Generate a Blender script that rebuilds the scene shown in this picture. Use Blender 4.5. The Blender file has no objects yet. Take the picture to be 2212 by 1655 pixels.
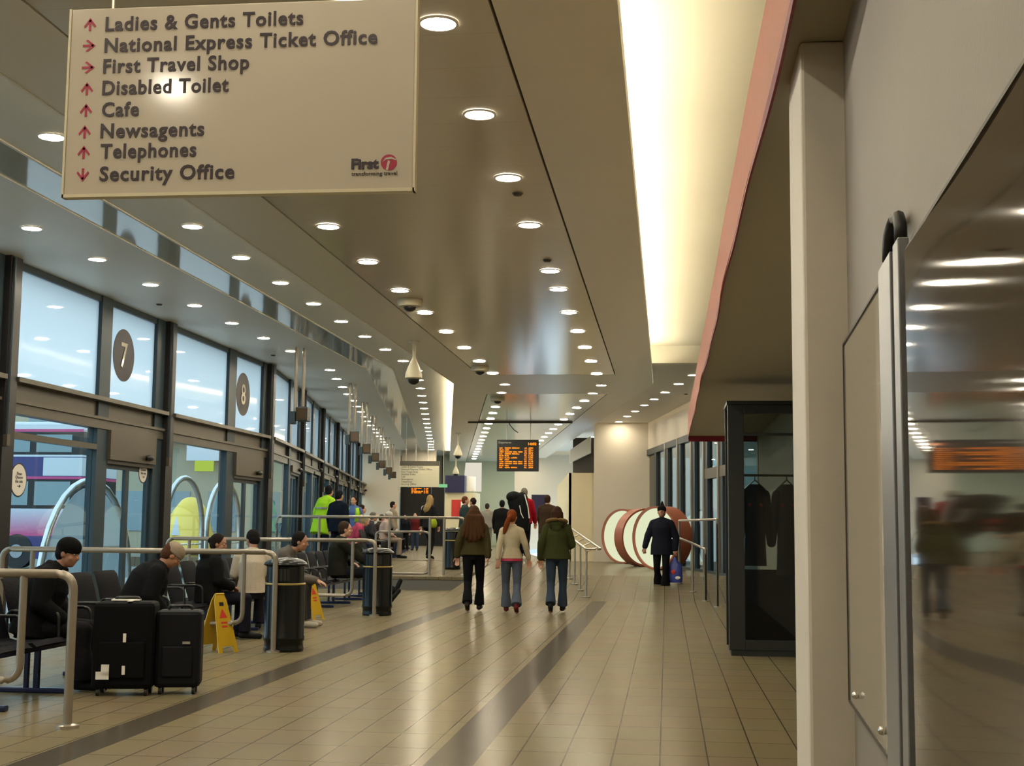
import bpy, bmesh, math, random
from mathutils import Vector, Matrix
random.seed(7)
C = bpy.context.scene.collection
PI = math.pi
# ---------------------------------------------------------------- camera
F_PX = 2880.0
CAM = Vector((0.0, 0.0, 1.35))
RHO, PHI, PSI = 0.010, math.radians(6.167), math.radians(6.636)
Fh = Vector((-math.sin(PSI), math.cos(PSI), 0))
R0 = Vector((math.cos(PSI), math.sin(PSI), 0))
FW = Fh*math.cos(PHI) + Vector((0, 0, math.sin(PHI)))
U0 = -Fh*math.sin(PHI) + Vector((0, 0, math.cos(PHI)))
RT = R0*math.cos(RHO) + U0*math.sin(RHO)
UP = U0*math.cos(RHO) - R0*math.sin(RHO)
cam_d = bpy.data.cameras.new('camera'); cam = bpy.data.objects.new('camera', cam_d); C.objects.link(cam)
cam_d.sensor_width = 36.0; cam_d.lens = F_PX/2212*36.0; cam_d.sensor_fit = 'HORIZONTAL'; cam_d.clip_end = 400
M = Matrix((RT, UP, -FW)).transposed().to_4x4(); M.translation = CAM
cam.matrix_world = M
bpy.context.scene.camera = cam
# ---------------------------------------------------------------- world, light, exposure
sc = bpy.context.scene
sc.view_settings.view_transform = 'Standard'; sc.view_settings.look = 'None'
sc.view_settings.gamma = 1.0; sc.view_settings.use_curve_mapping = False
sc.view_settings.exposure = 0.85
w = bpy.data.worlds.new('overcast_sky'); sc.world = w; w.use_nodes = True
nt = w.node_tree; nt.nodes.clear()
wo = nt.nodes.new('ShaderNodeOutputWorld'); bg = nt.nodes.new('ShaderNodeBackground')
bg.inputs['Color'].default_value = (0.62, 0.83, 0.97, 1); bg.inputs['Strength'].default_value = 1.3
nt.links.new(bg.outputs[0], wo.inputs[0])
LAMP = 100.0         # radiance of the downlight diffusers
COVE = 52.0         # radiance of the tubes in the right-hand cove
COVE_L = 12.0        # radiance of the tubes in the left-hand cove
WARM = (1.0, 0.86, 0.60)

# ---------------------------------------------------------------- pixel helpers (surveying aid)
def ray(px, py):
    return (FW*F_PX + RT*(px-1106) + UP*(827.5-py)).normalized()
def PZ(px, py, z=0.0):
    d = ray(px, py); t = (z-CAM.z)/d.z; return CAM + d*t
def PY(px, py, y):
    d = ray(px, py); t = (y-CAM.y)/d.y; return CAM + d*t
def PX(px, py, x):
    d = ray(px, py); t = (x-CAM.x)/d.x; return CAM + d*t

# ---------------------------------------------------------------- hall frame: two straights meeting in a mitre
A2 = math.radians(9.4)
D2 = Vector((-math.sin(A2), math.cos(A2), 0)); N2 = Vector((math.cos(A2), math.sin(A2), 0))
def mitre(a): return Vector((a, 27.85 + (a+2.35)*math.tan(A2/2), 0))
def Q(a, s, z=0.0):
    m = mitre(a)
    p = m + (Vector((0, s, 0)) if s <= 0 else D2*s)
    return Vector((p.x, p.y, z))
def Qy(a, y, z=0.0):         # point on offset a at world y
    m = mitre(a)
    if y <= m.y: return Vector((a, y, z))
    s = (y-m.y)/D2.y
    return Q(a, s, z)
WL = -8.2                    # window wall offset
ZU, ZM = 4.65, 4.35          # upper ceiling, hung ceiling
END_Y = 62.0

# ---------------------------------------------------------------- materials
def mat(name, col, rough=0.5, metal=0.0, spec=0.5, bump=0.0, bscale=40.0, var=0.0, vscale=3.0, coat=0.0, emit=None, es=0.0, sheen=0.0, coatr=0.05):
    m = bpy.data.materials.new(name); m.use_nodes = True
    n = m.node_tree; b = n.nodes['Principled BSDF']
    b.inputs['Base Color'].default_value = (*col, 1); b.inputs['Roughness'].default_value = rough
    b.inputs['Metallic'].default_value = metal; b.inputs['Specular IOR Level'].default_value = spec
    b.inputs['Coat Weight'].default_value = coat; b.inputs['Coat Roughness'].default_value = coatr
    b.inputs['Sheen Weight'].default_value = sheen
    if emit: b.inputs['Emission Color'].default_value = (*emit, 1); b.inputs['Emission Strength'].default_value = es
    tc = n.nodes.new('ShaderNodeTexCoord')
    if bump > 0:
        t = n.nodes.new('ShaderNodeTexNoise'); t.inputs['Scale'].default_value = bscale; t.inputs['Detail'].default_value = 4
        n.links.new(tc.outputs['Object'], t.inputs['Vector'])
        bp = n.nodes.new('ShaderNodeBump'); bp.inputs['Strength'].default_value = bump; bp.inputs['Distance'].default_value = 0.02
        n.links.new(t.outputs['Fac'], bp.inputs['Height']); n.links.new(bp.outputs[0], b.inputs['Normal'])
    if var > 0:
        t2 = n.nodes.new('ShaderNodeTexNoise'); t2.inputs['Scale'].default_value = vscale; t2.inputs['Detail'].default_value = 5
        n.links.new(tc.outputs['Object'], t2.inputs['Vector'])
        mx = n.nodes.new('ShaderNodeMix'); mx.data_type = 'RGBA'
        mx.inputs[6].default_value = (*[c*(1-var) for c in col], 1); mx.inputs[7].default_value = (*[min(1, c*(1+var)) for c in col], 1)
        n.links.new(t2.outputs['Fac'], mx.inputs[0]); n.links.new(mx.outputs[2], b.inputs['Base Color'])
    return m
def emis(name, col, s):
    m = bpy.data.materials.new(name); m.use_nodes = True; n = m.node_tree; n.nodes.clear()
    o = n.nodes.new('ShaderNodeOutputMaterial'); e = n.nodes.new('ShaderNodeEmission')
    e.inputs[0].default_value = (*col, 1); e.inputs[1].default_value = s; n.links.new(e.outputs[0], o.inputs[0]); return m
def front_only(n, fr):      # surface reflection on the outer faces of the pane only
    ge = n.nodes.new('ShaderNodeNewGeometry'); iv = n.nodes.new('ShaderNodeMath'); iv.operation = 'SUBTRACT'; iv.inputs[0].default_value = 1.0
    n.links.new(ge.outputs['Backfacing'], iv.inputs[1]); mu = n.nodes.new('ShaderNodeMath'); mu.operation = 'MULTIPLY'
    n.links.new(fr.outputs[0], mu.inputs[0]); n.links.new(iv.outputs[0], mu.inputs[1]); return mu.outputs[0]
def glass(name, tint=(1, 1, 1), rough=0.0, ior=1.45):
    m = bpy.data.materials.new(name); m.use_nodes = True; n = m.node_tree; n.nodes.clear()
    o = n.nodes.new('ShaderNodeOutputMaterial'); t = n.nodes.new('ShaderNodeBsdfTransparent'); t.inputs[0].default_value = (*tint, 1)
    g = n.nodes.new('ShaderNodeBsdfGlossy'); g.inputs['Roughness'].default_value = rough
    fr = n.nodes.new('ShaderNodeFresnel'); fr.inputs[0].default_value = ior
    mx = n.nodes.new('ShaderNodeMixShader'); n.links.new(front_only(n, fr), mx.inputs[0]); n.links.new(t.outputs[0], mx.inputs[1]); n.links.new(g.outputs[0], mx.inputs[2])
    n.links.new(mx.outputs[0], o.inputs[0]); return m
def frosted(name, col):
    m = bpy.data.materials.new(name); m.use_nodes = True; n = m.node_tree; n.nodes.clear()
    o = n.nodes.new('ShaderNodeOutputMaterial'); t = n.nodes.new('ShaderNodeBsdfTranslucent'); t.inputs[0].default_value = (*col, 1)
    d = n.nodes.new('ShaderNodeBsdfDiffuse'); d.inputs[0].default_value = (0.5, 0.55, 0.58, 1)
    a = n.nodes.new('ShaderNodeMixShader'); a.inputs[0].default_value = 0.12
    n.links.new(t.outputs[0], a.inputs[1]); n.links.new(d.outputs[0], a.inputs[2])
    g = n.nodes.new('ShaderNodeBsdfGlossy'); g.inputs['Roughness'].default_value = 0.03
    fr = n.nodes.new('ShaderNodeFresnel'); fr.inputs[0].default_value = 1.5
    mx = n.nodes.new('ShaderNodeMixShader'); n.links.new(front_only(n, fr), mx.inputs[0]); n.links.new(a.outputs[0], mx.inputs[1]); n.links.new(g.outputs[0], mx.inputs[2])
    n.links.new(mx.outputs[0], o.inputs[0]); return m
def tile_mat(name, light, dark, stripes, offx=0.042, spec=0.5, rough=0.2):
    m = bpy.data.materials.new(name); m.use_nodes = True; n = m.node_tree; b = n.nodes['Principled BSDF']
    tc = n.nodes.new('ShaderNodeTexCoord'); mp = n.nodes.new('ShaderNodeMapping'); mp.inputs['Location'].default_value = (offx, 0.17, 0)
    n.links.new(tc.outputs['Object'], mp.inputs[0])
    br = n.nodes.new('ShaderNodeTexBrick'); br.offset = 0.0; br.inputs['Scale'].default_value = 1.0
    br.inputs['Brick Width'].default_value = 0.28; br.inputs['Row Height'].default_value = 0.56
    br.inputs['Mortar Size'].default_value = 0.0055; br.inputs['Mortar Smooth'].default_value = 0.3; br.inputs['Bias'].default_value = 0
    br.inputs['Color1'].default_value = (*[c*0.975 for c in light], 1); br.inputs['Color2'].default_value = (*[c*1.02 for c in light], 1)
    br.inputs['Mortar'].default_value = (*[c*0.30 for c in light], 1)
    n.links.new(mp.outputs[0], br.inputs['Vector'])
    no = n.nodes.new('ShaderNodeTexNoise'); no.inputs['Scale'].default_value = 1.3; no.inputs['Detail'].default_value = 4
    n.links.new(tc.outputs['Object'], no.inputs['Vector'])
    col = br.outputs['Color']
    mm = n.nodes.new('ShaderNodeMix'); mm.data_type = 'RGBA'; mm.blend_type = 'MULTIPLY'; mm.inputs[0].default_value = 0.25
    n.links.new(col, mm.inputs[6]); n.links.new(no.outputs['Color'], mm.inputs[7]); col = mm.outputs[2]
    if stripes:
        sx = n.nodes.new('ShaderNodeSeparateXYZ'); n.links.new(tc.outputs['Object'], sx.inputs[0])
        for (c0, hw) in stripes:
            cp = n.nodes.new('ShaderNodeMath'); cp.operation = 'COMPARE'; cp.inputs[1].default_value = c0; cp.inputs[2].default_value = hw
            n.links.new(sx.outputs['X'], cp.inputs[0])
            m2 = n.nodes.new('ShaderNodeMix'); m2.data_type = 'RGBA'; n.links.new(cp.outputs[0], m2.inputs[0]); n.links.new(col, m2.inputs[6]); m2.inputs[7].default_value = (*dark, 1)
            col = m2.outputs[2]
    n.links.new(col, b.inputs['Base Color'])
    b.inputs['Roughness'].default_value = 0.8; b.inputs['Specular IOR Level'].default_value = 0.0
    gl = n.nodes.new('ShaderNodeBsdfGlossy'); gl.inputs['Roughness'].default_value = rough; gl.inputs[0].default_value = (0.95, 0.92, 0.86, 1)
    frn = n.nodes.new('ShaderNodeFresnel'); frn.inputs[0].default_value = 1.4
    ml = n.nodes.new('ShaderNodeMath'); ml.operation = 'MULTIPLY'; ml.inputs[1].default_value = spec; n.links.new(frn.outputs[0], ml.inputs[0])
    ms = n.nodes.new('ShaderNodeMixShader'); n.links.new(ml.outputs[0], ms.inputs[0]); n.links.new(b.outputs[0], ms.inputs[1]); n.links.new(gl.outputs[0], ms.inputs[2])
    n.links.new(ms.outputs[0], n.nodes['Material Output'].inputs[0])
    t = n.nodes.new('ShaderNodeTexNoise'); t.inputs['Scale'].default_value = 2.2; t.inputs['Detail'].default_value = 3; n.links.new(tc.outputs['Object'], t.inputs['Vector'])
    bp = n.nodes.new('ShaderNodeBump'); bp.inputs['Strength'].default_value = 0.05; bp.inputs['Distance'].default_value = 0.02
    n.links.new(t.outputs['Fac'], bp.inputs['Height']); n.links.new(bp.outputs[0], b.inputs['Normal'])
    return m
def panel_mat(name, col, rough, spacing=0.6, axis='Y', line=0.9, spec=0.5):
    m = bpy.data.materials.new(name); m.use_nodes = True; n = m.node_tree; b = n.nodes['Principled BSDF']
    tc = n.nodes.new('ShaderNodeTexCoord'); sx = n.nodes.new('ShaderNodeSeparateXYZ'); n.links.new(tc.outputs['Object'], sx.inputs[0])
    dv = n.nodes.new('ShaderNodeMath'); dv.operation = 'DIVIDE'; dv.inputs[1].default_value = spacing; n.links.new(sx.outputs[axis], dv.inputs[0])
    fr = n.nodes.new('ShaderNodeMath'); fr.operation = 'FRACT'; n.links.new(dv.outputs[0], fr.inputs[0])
    lt = n.nodes.new('ShaderNodeMath'); lt.operation = 'LESS_THAN'; lt.inputs[1].default_value = 0.012; n.links.new(fr.outputs[0], lt.inputs[0])
    mx = n.nodes.new('ShaderNodeMix'); mx.data_type = 'RGBA'; n.links.new(lt.outputs[0], mx.inputs[0])
    mx.inputs[6].default_value = (*col, 1); mx.inputs[7].default_value = (*[c*line for c in col], 1)
    n.links.new(mx.outputs[2], b.inputs['Base Color']); b.inputs['Roughness'].default_value = rough; b.inputs['Specular IOR Level'].default_value = spec
    return m

MT = {
 'ceil': mat('matt_white_ceiling', (0.66, 0.65, 0.59), 0.45, var=0.03, vscale=0.7),
 'plate': mat('painted_metal_ceiling', (0.70, 0.66, 0.56), 0.35, var=0.03),
 'panel': panel_mat('satin_ceiling_panel', (0.56, 0.51, 0.41), 0.16, 0.6, 'Y', 0.86),
 'duct': mat('glossy_ceiling_band', (0.42, 0.45, 0.43), 0.07, spec=0.8),
 'seam': mat('dark_ceiling_joint', (0.07, 0.06, 0.04), 0.7),
 'wall': mat('warm_white_wall', (0.60, 0.53, 0.42), 0.6, bump=0.03, bscale=60, var=0.03),
 'greywall': mat('painted_column_white', (0.60, 0.56, 0.49), 0.55, bump=0.06, bscale=90, var=0.04, vscale=12),
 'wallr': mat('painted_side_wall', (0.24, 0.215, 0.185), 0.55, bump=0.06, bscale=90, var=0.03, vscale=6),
 'green': mat('pale_green_wall', (0.46, 0.48, 0.33), 0.6, var=0.03),
 'cream': mat('cream_hoarding_board', (0.66, 0.57, 0.36), 0.6, var=0.05),
 'black_hole': mat('painted_opening_dark', (0.012, 0.010, 0.009), 0.8),
 'floor': tile_mat('polished_cream_tiles', (0.195, 0.157, 0.090), (0.058, 0.047, 0.033), [(-1.236, 0.14), (-3.52, 0.14)], spec=0.36, rough=0.20),
 'floor2': tile_mat('beige_ramp_tiles', (0.175, 0.145, 0.09), (0.2, 0.18, 0.14), [], spec=0.36, rough=0.20),
 'step': mat('dark_grey_step', (0.13, 0.12, 0.10), 0.5),
 'frame': mat('slate_grey_window_frame', (0.026, 0.044, 0.056), 0.4, spec=0.3),
 'col': mat('black_steel_column', (0.014, 0.012, 0.013), 0.35),
 'transom': mat('bronze_grey_transom', (0.10, 0.085, 0.06), 0.35, metal=0.3),
 'trdark': mat('dark_transom_recess', (0.055, 0.045, 0.035), 0.5),
 'frost': frosted('frosted_glass', (0.93, 0.97, 0.98)),
 'glass': glass('clear_glass', (0.86, 0.93, 0.93)),
 'glassd': glass('smoked_glass', (0.45, 0.5, 0.48)),
 'rail': mat('grey_painted_handrail', (0.30, 0.26, 0.205), 0.3, metal=0.5),
 'steel': mat('brushed_stainless_steel', (0.55, 0.50, 0.42), 0.28, metal=0.9),
 'bin': mat('black_cast_bin', (0.003, 0.004, 0.0035), 0.25, spec=0.35, bump=0.05, bscale=30),
 'gold': mat('gold_band', (0.45, 0.33, 0.10), 0.35, metal=0.6),
 'yellow': mat('yellow_plastic', (0.50, 0.31, 0.01), 0.4),
 'red': mat('red_print', (0.55, 0.03, 0.02), 0.5),
 'benchm': mat('black_mesh_metal', (0.004, 0.004, 0.007), 0.65, spec=0.08, bump=0.4, bscale=120),
 'bluegrey': mat('blue_steel_leg', (0.02, 0.025, 0.07), 0.3, metal=0.4),
 'suit': mat('black_suitcase_fabric', (0.004, 0.004, 0.0045), 0.75, spec=0.1, bump=0.2, bscale=200),
 'suit2': mat('charcoal_suitcase_shell', (0.006, 0.006, 0.008), 0.6, spec=0.15, bump=0.1, bscale=150),
 'black': mat('black_plastic', (0.006, 0.006, 0.006), 0.45),
 'silver': mat('silver_metal', (0.6, 0.6, 0.6), 0.25, metal=0.9),
 'white': mat('white_plastic', (0.75, 0.72, 0.66), 0.4),
 'signw': mat('cream_sign_face', (0.52, 0.47, 0.38), 0.10, spec=0.5),
 'signe': mat('cream_sign_edge', (0.62, 0.57, 0.40), 0.4),
 'ink': mat('dark_lettering', (0.03, 0.018, 0.025), 0.4),
 'crimson': mat('crimson_print', (0.36, 0.012, 0.05), 0.4),
 'hem': mat('dark_crimson_hem', (0.22, 0.006, 0.025), 0.5),
 'pink': mat('pink_banner_fabric', (0.72, 0.30, 0.24), 0.8, var=0.08, vscale=4),
 'under': mat('olive_canopy_underside', (0.38, 0.34, 0.24), 0.6),
 'lamp': emis('downlight_glow', (1.0, 0.90, 0.70), LAMP),
 'cove': emis('cove_tube_glow', (1.0, 0.84, 0.55), COVE),
 'covel': emis('left_cove_tube_glow', (1.0, 0.86, 0.62), COVE_L),
 'led': emis('amber_led', (1.0, 0.24, 0.010), 1.05),
 'leddim': mat('white_header_print', (0.4, 0.38, 0.33), 0.5),
 'ringlit': emis('lit_ring_panel', (0.95, 1.0, 0.66), 0.44),
 'terra': mat('terracotta_ring', (0.33, 0.10, 0.05), 0.45),
 'screen': mat('dark_amber_screen', (0.06, 0.035, 0.012), 0.12),
 'alu': mat('grey_aluminium_post', (0.30, 0.31, 0.33), 0.35, metal=0.7),
 'cab': mat('charcoal_cabinet_frame', (0.012, 0.015, 0.015), 0.4),
 'asphalt': mat('wet_asphalt', (0.17, 0.18, 0.18), 0.25, var=0.1),
 'chrome': mat('chrome', (0.8, 0.8, 0.8), 0.08, metal=1.0),
}
def fabric(name, col, tr):
    m = bpy.data.materials.new(name); m.use_nodes = True; n = m.node_tree; b = n.nodes['Principled BSDF']; o = n.nodes['Material Output']
    b.inputs['Base Color'].default_value = (*col, 1); b.inputs['Roughness'].default_value = 0.85
    t = n.nodes.new('ShaderNodeBsdfTranslucent'); t.inputs[0].default_value = (*col, 1); mx = n.nodes.new('ShaderNodeMixShader'); mx.inputs[0].default_value = tr
    tc = n.nodes.new('ShaderNodeTexCoord'); wv = n.nodes.new('ShaderNodeTexNoise'); mp = n.nodes.new('ShaderNodeMapping'); mp.inputs['Scale'].default_value = (1, 5, 0.6); wv.inputs['Scale'].default_value = 1.6
    n.links.new(tc.outputs['Object'], mp.inputs[0]); n.links.new(mp.outputs[0], wv.inputs['Vector'])
    bp = n.nodes.new('ShaderNodeBump'); bp.inputs['Strength'].default_value = 0.6; bp.inputs['Distance'].default_value = 0.05
    n.links.new(wv.outputs['Fac'], bp.inputs['Height']); n.links.new(bp.outputs[0], b.inputs['Normal'])
    n.links.new(b.outputs[0], mx.inputs[1]); n.links.new(t.outputs[0], mx.inputs[2]); n.links.new(mx.outputs[0], o.inputs[0]); return m
MT['pink'] = fabric('pink_banner_fabric', (0.86, 0.50, 0.42), 0.35)
# wavy reflective poster panel
def acrylic(name, col, strength, scale, base_rough=0.35):
    m = bpy.data.materials.new(name); m.use_nodes = True; n = m.node_tree; b = n.nodes['Principled BSDF']
    b.inputs['Base Color'].default_value = (*col, 1); b.inputs['Roughness'].default_value = 0.035; b.inputs['IOR'].default_value = 1.32
    b.inputs['Specular IOR Level'].default_value = 0.5
    tc = n.nodes.new('ShaderNodeTexCoord'); mp = n.nodes.new('ShaderNodeMapping'); mp.inputs['Scale'].default_value = (1, 1, 0.22)
    n.links.new(tc.outputs['Object'], mp.inputs[0])
    t = n.nodes.new('ShaderNodeTexNoise'); t.inputs['Scale'].default_value = scale; t.inputs['Detail'].default_value = 0
    n.links.new(mp.outputs[0], t.inputs['Vector'])
    bp = n.nodes.new('ShaderNodeBump'); bp.inputs['Strength'].default_value = strength; bp.inputs['Distance'].default_value = 0.01
    n.links.new(t.outputs['Fac'], bp.inputs['Height']); n.links.new(bp.outputs[0], b.inputs['Normal']); return m
MT['acr1'] = acrylic('clear_acrylic_over_white', (0.34, 0.31, 0.25), 0.03, 2.0)
MT['acr2'] = acrylic('clear_acrylic_over_dark', (0.035, 0.026, 0.016), 0.10, 1.6)

# ---------------------------------------------------------------- mesh helpers
class MB:
    def __init__(s): s.v = []; s.f = []
    def add(s, vs, fs):
        o = len(s.v); s.v += [tuple(v) for v in vs]; s.f += [tuple(i+o for i in f) for f in fs]; return s
    def box(s, x0, x1, y0, y1, z0, z1, mx=None):
        vs = [Vector((x, y, z)) for z in (z0, z1) for y in (y0, y1) for x in (x0, x1)]
        if mx: vs = [mx @ v for v in vs]
        return s.add(vs, [(0, 2, 3, 1), (4, 5, 7, 6), (0, 1, 5, 4), (2, 6, 7, 3), (0, 4, 6, 2), (1, 3, 7, 5)])
    def prism(s, pts, vec):      # polygon (list of Vector) extruded along vec
        n = len(pts); vec = Vector(vec)
        vs = [Vector(p) for p in pts] + [Vector(p)+vec for p in pts]
        return s.add(vs, [tuple(range(n))[::-1], tuple(range(n, 2*n))] + [(i, (i+1) % n, n+(i+1) % n, n+i) for i in range(n)])
    def loft(s, secs, side=None, n=14, caps=True):   # secs: (pos, rx, ry); elliptical rings
        k = len(secs); P = [Vector(p[0]) for p in secs]; side = Vector(side or (1, 0, 0)); rings = []
        for i in range(k):
            t = (P[min(i+1, k-1)]-P[max(i-1, 0)])
            if t.length < 1e-7: t = Vector((0, 0, 1))
            t.normalize(); u = side - t*side.dot(t)
            if u.length < 0.05: u = Vector((0.3, 1, 0.1)) - t*Vector((0.3, 1, 0.1)).dot(t)
            u.normalize(); v = t.cross(u)
            rings.append([P[i] + u*(secs[i][1]*math.cos(2*PI*j/n)) + v*(secs[i][2]*math.sin(2*PI*j/n)) for j in range(n)])
        vs = [p for r in rings for p in r]; fs = []
        for i in range(k-1):
            for j in range(n): fs.append((i*n+j, i*n+(j+1) % n, (i+1)*n+(j+1) % n, (i+1)*n+j))
        if caps: fs.append(tuple(range(n))[::-1]); fs.append(tuple((k-1)*n+j for j in range(n)))
        return s.add(vs, fs)
    def tube(s, pts, r, n=10):
        return s.loft([(p, r, r) for p in pts], n=n)
    def cap(s, a, b, r0, r1, n=12):                  # tapered capsule
        a = Vector(a); b = Vector(b); d = b-a
        if d.length < 1e-5: return s.ell(a, (r0, r0, r0))
        t = d.normalized(); secs = []
        for q in (-0.98, -0.8, -0.45): secs.append((a+t*r0*q, r0*math.sqrt(1-q*q), r0*math.sqrt(1-q*q)))
        secs.append((a, r0, r0)); secs.append((b, r1, r1))
        for q in (0.45, 0.8, 0.98): secs.append((b+t*r1*q, r1*math.sqrt(1-q*q), r1*math.sqrt(1-q*q)))
        return s.loft(secs, side=(0.9, 0.13, 0.2), n=n)
    def ell(s, c, r, mx=None, n=14, m=9):
        c = Vector(c); vs = []; fs = []
        for i in range(1, m):
            th = PI*i/m
            for j in range(n):
                v = Vector((r[0]*math.sin(th)*math.cos(2*PI*j/n), r[1]*math.sin(th)*math.sin(2*PI*j/n), r[2]*math.cos(th)))
                vs.append(c + (mx @ v if mx else v))
        for i in range(m-2):
            for j in range(n): fs.append((i*n+j, (i+1)*n+j, (i+1)*n+(j+1) % n, i*n+(j+1) % n))
        t = Vector((0, 0, r[2])); k = len(vs); vs += [c+(mx @ t if mx else t), c-(mx @ t if mx else t)]
        for j in range(n): fs.append((k, j, (j+1) % n)); fs.append((k+1, (m-2)*n+(j+1) % n, (m-2)*n+j))
        return s.add(vs, fs)
    def lathe(s, prof, c=(0, 0, 0), n=28):           # prof: (r, z), closed by caps
        c = Vector(c); vs = []; fs = []
        for r, z in prof:
            for j in range(n): vs.append(c+Vector((r*math.cos(2*PI*j/n), r*math.sin(2*PI*j/n), z)))
        for i in range(len(prof)-1):
            for j in range(n): fs.append((i*n+j, i*n+(j+1) % n, (i+1)*n+(j+1) % n, (i+1)*n+j))
        fs.append(tuple(range(n))[::-1]); k = (len(prof)-1)*n; fs.append(tuple(k+j for j in range(n)))
        return s.add(vs, fs)
    def xf(s, mx): s.v = [tuple(mx @ Vector(v)) for v in s.v]; return s
    def build(s, name, m, parent=None, smooth=None, bevel=0.0, loc=None):
        me = bpy.data.meshes.new(name); me.from_pydata(s.v, [], s.f); me.update()
        bm = bmesh.new(); bm.from_mesh(me); bmesh.ops.recalc_face_normals(bm, faces=bm.faces)
        bm.to_mesh(me); bm.free()
        o = bpy.data.objects.new(name, me); C.objects.link(o)
        me.materials.append(MT[m] if isinstance(m, str) else m)
        if smooth:
            for p in me.polygons: p.use_smooth = True
            if smooth != 'all':
                try: me.set_sharp_from_angle(angle=math.radians(smooth))
                except Exception: pass
        if bevel > 0:
            b = o.modifiers.new('bevel', 'BEVEL'); b.width = bevel; b.segments = 2; b.limit_method = 'ANGLE'
        if parent: o.parent = parent
        if loc: o.location = loc
        return o
def tag(o, label=None, cat=None, group=None, kind=None):
    if label: o['label'] = label
    if cat: o['category'] = cat
    if group: o['group'] = group
    if kind: o['kind'] = kind
    return o
def thing(name, label, cat, loc=(0, 0, 0), rz=0.0, group=None):
    o = bpy.data.objects.new(name, None); C.objects.link(o); o.empty_display_size = 0.1
    o.location = loc; o.rotation_euler = (0, 0, rz); return tag(o, label, cat, group)
def struct(o): o['kind'] = 'structure'; return o
def clone(o, loc=None, rz=None, label=None, group=None):
    r = o.copy(); C.objects.link(r)
    if loc is not None: r.location = loc
    if rz is not None: r.rotation_euler = (0, 0, rz)
    if label: r['label'] = label
    if group: r['group'] = group
    for ch in list(o.children):
        c = ch.copy(); C.objects.link(c); c.parent = r
        for g in list(ch.children):
            d = g.copy(); C.objects.link(d); d.parent = c
    return r
def text_mesh(s, size=1.0, width=None, extrude=0.0008, bold=0.0, spacing=1.0, align='LEFT'):
    cu = bpy.data.curves.new('t', 'FONT'); cu.body = s; cu.size = size; cu.extrude = extrude; cu.offset = bold; cu.space_character = spacing; cu.resolution_u = 3
    cu.align_x = align
    ob = bpy.data.objects.new('t', cu); C.objects.link(ob)
    bpy.context.view_layer.update(); dg = bpy.context.evaluated_depsgraph_get()
    me = bpy.data.meshes.new_from_object(ob.evaluated_get(dg)); C.objects.unlink(ob); bpy.data.objects.remove(ob)
    if width and len(me.vertices):
        xs = [v.co.x for v in me.vertices]; k = width/(max(xs)-min(xs))
        x0 = min(xs)
        for v in me.vertices: v.co.x = (v.co.x-x0)*k
    return me
def put_text(name, me, m, parent, mx):
    me.name = name; me.transform(mx); me.materials.clear(); me.materials.append(MT[m])
    o = bpy.data.objects.new(name, me); C.objects.link(o); o.parent = parent; return o
ORD = ['nearest', 'second', 'third', 'fourth', 'fifth', 'sixth', 'seventh', 'eighth', 'ninth', 'tenth', 'eleventh', 'twelfth', 'thirteenth', 'fourteenth', 'fifteenth', 'sixteenth', 'seventeenth', 'eighteenth', 'nineteenth', 'twentieth', 'twenty-first', 'twenty-second', 'twenty-third', 'twenty-fourth', 'twenty-fifth', 'twenty-sixth', 'twenty-seventh', 'twenty-eighth', 'twenty-ninth', 'thirtieth', 'thirty-first', 'thirty-second', 'thirty-third']
def strip(mb, a0, a1, ys, ye, z0, z1):
    """slab between offsets a0..a1 from world y ys to ye following the bend"""
    for (p, q) in (((lambda a: Vector((a, ys, 0))), (lambda a: mitre(a))), ((lambda a: mitre(a)), (lambda a: Qy(a, ye)))):
        A, B, Cc, D = p(a0), p(a1), q(a1), q(a0)
        if (q(a0)-p(a0)).length < 0.01: continue
        pts = [Vector((v.x, v.y, z0)) for v in (A, B, Cc, D)]
        mb.prism(pts, (0, 0, z1-z0))
    return mb
def strip2(mb, a0, a1, ys, ye, z0, z1):   # only in second straight
    pts = [Qy(a0, ys, z0), Qy(a1, ys, z0), Qy(a1, ye, z0), Qy(a0, ye, z0)]
    return mb.prism(pts, (0, 0, z1-z0))
# ================================================================ STRUCTURE
# ---- floor
mb = MB(); mb.box(-9.0, 3.2, -3.0, 25.0, -0.25, 0.0); struct(mb.build('floor', 'floor'))
mb = MB(); mb.box(-9.0, -4.25, 25.0, 28.2, -0.25, 0.0); struct(mb.build('floor_bay', 'floor'))
YP, ZP = 28.2, 0.28
def fl(y):      # height of the sloping left walkway
    return ZP + max(0, min(1, (y-YP)/5.0))*0.22
def ramp(x, y): # height of the ramp for people
    return max(0, min(1, (y-25.0)/8.0))*0.5
XD = lambda y: -1.42-0.165*(y-25.0)          # line of the ramp handrail
# platform with kerb
mb = MB()
mb.prism([(-9.6, YP, -0.2), (-9.6, YP, ZP), (-9.6, 33.2, 0.5), (-9.6, 33.2, -0.2)], (9.6-4.25, 0, 0))
struct(mb.build('floor_platform', 'floor2'))
mb = MB(); mb.box(-9.0, -4.25, YP-0.012, YP, 0.0, ZP-0.06); struct(mb.build('trim_1', 'step'))
mb = MB(); mb.box(-9.0, -4.2, YP-0.03, YP+0.25, ZP-0.055, ZP+0.006); struct(mb.build('trim_2', 'floor2'))
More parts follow.
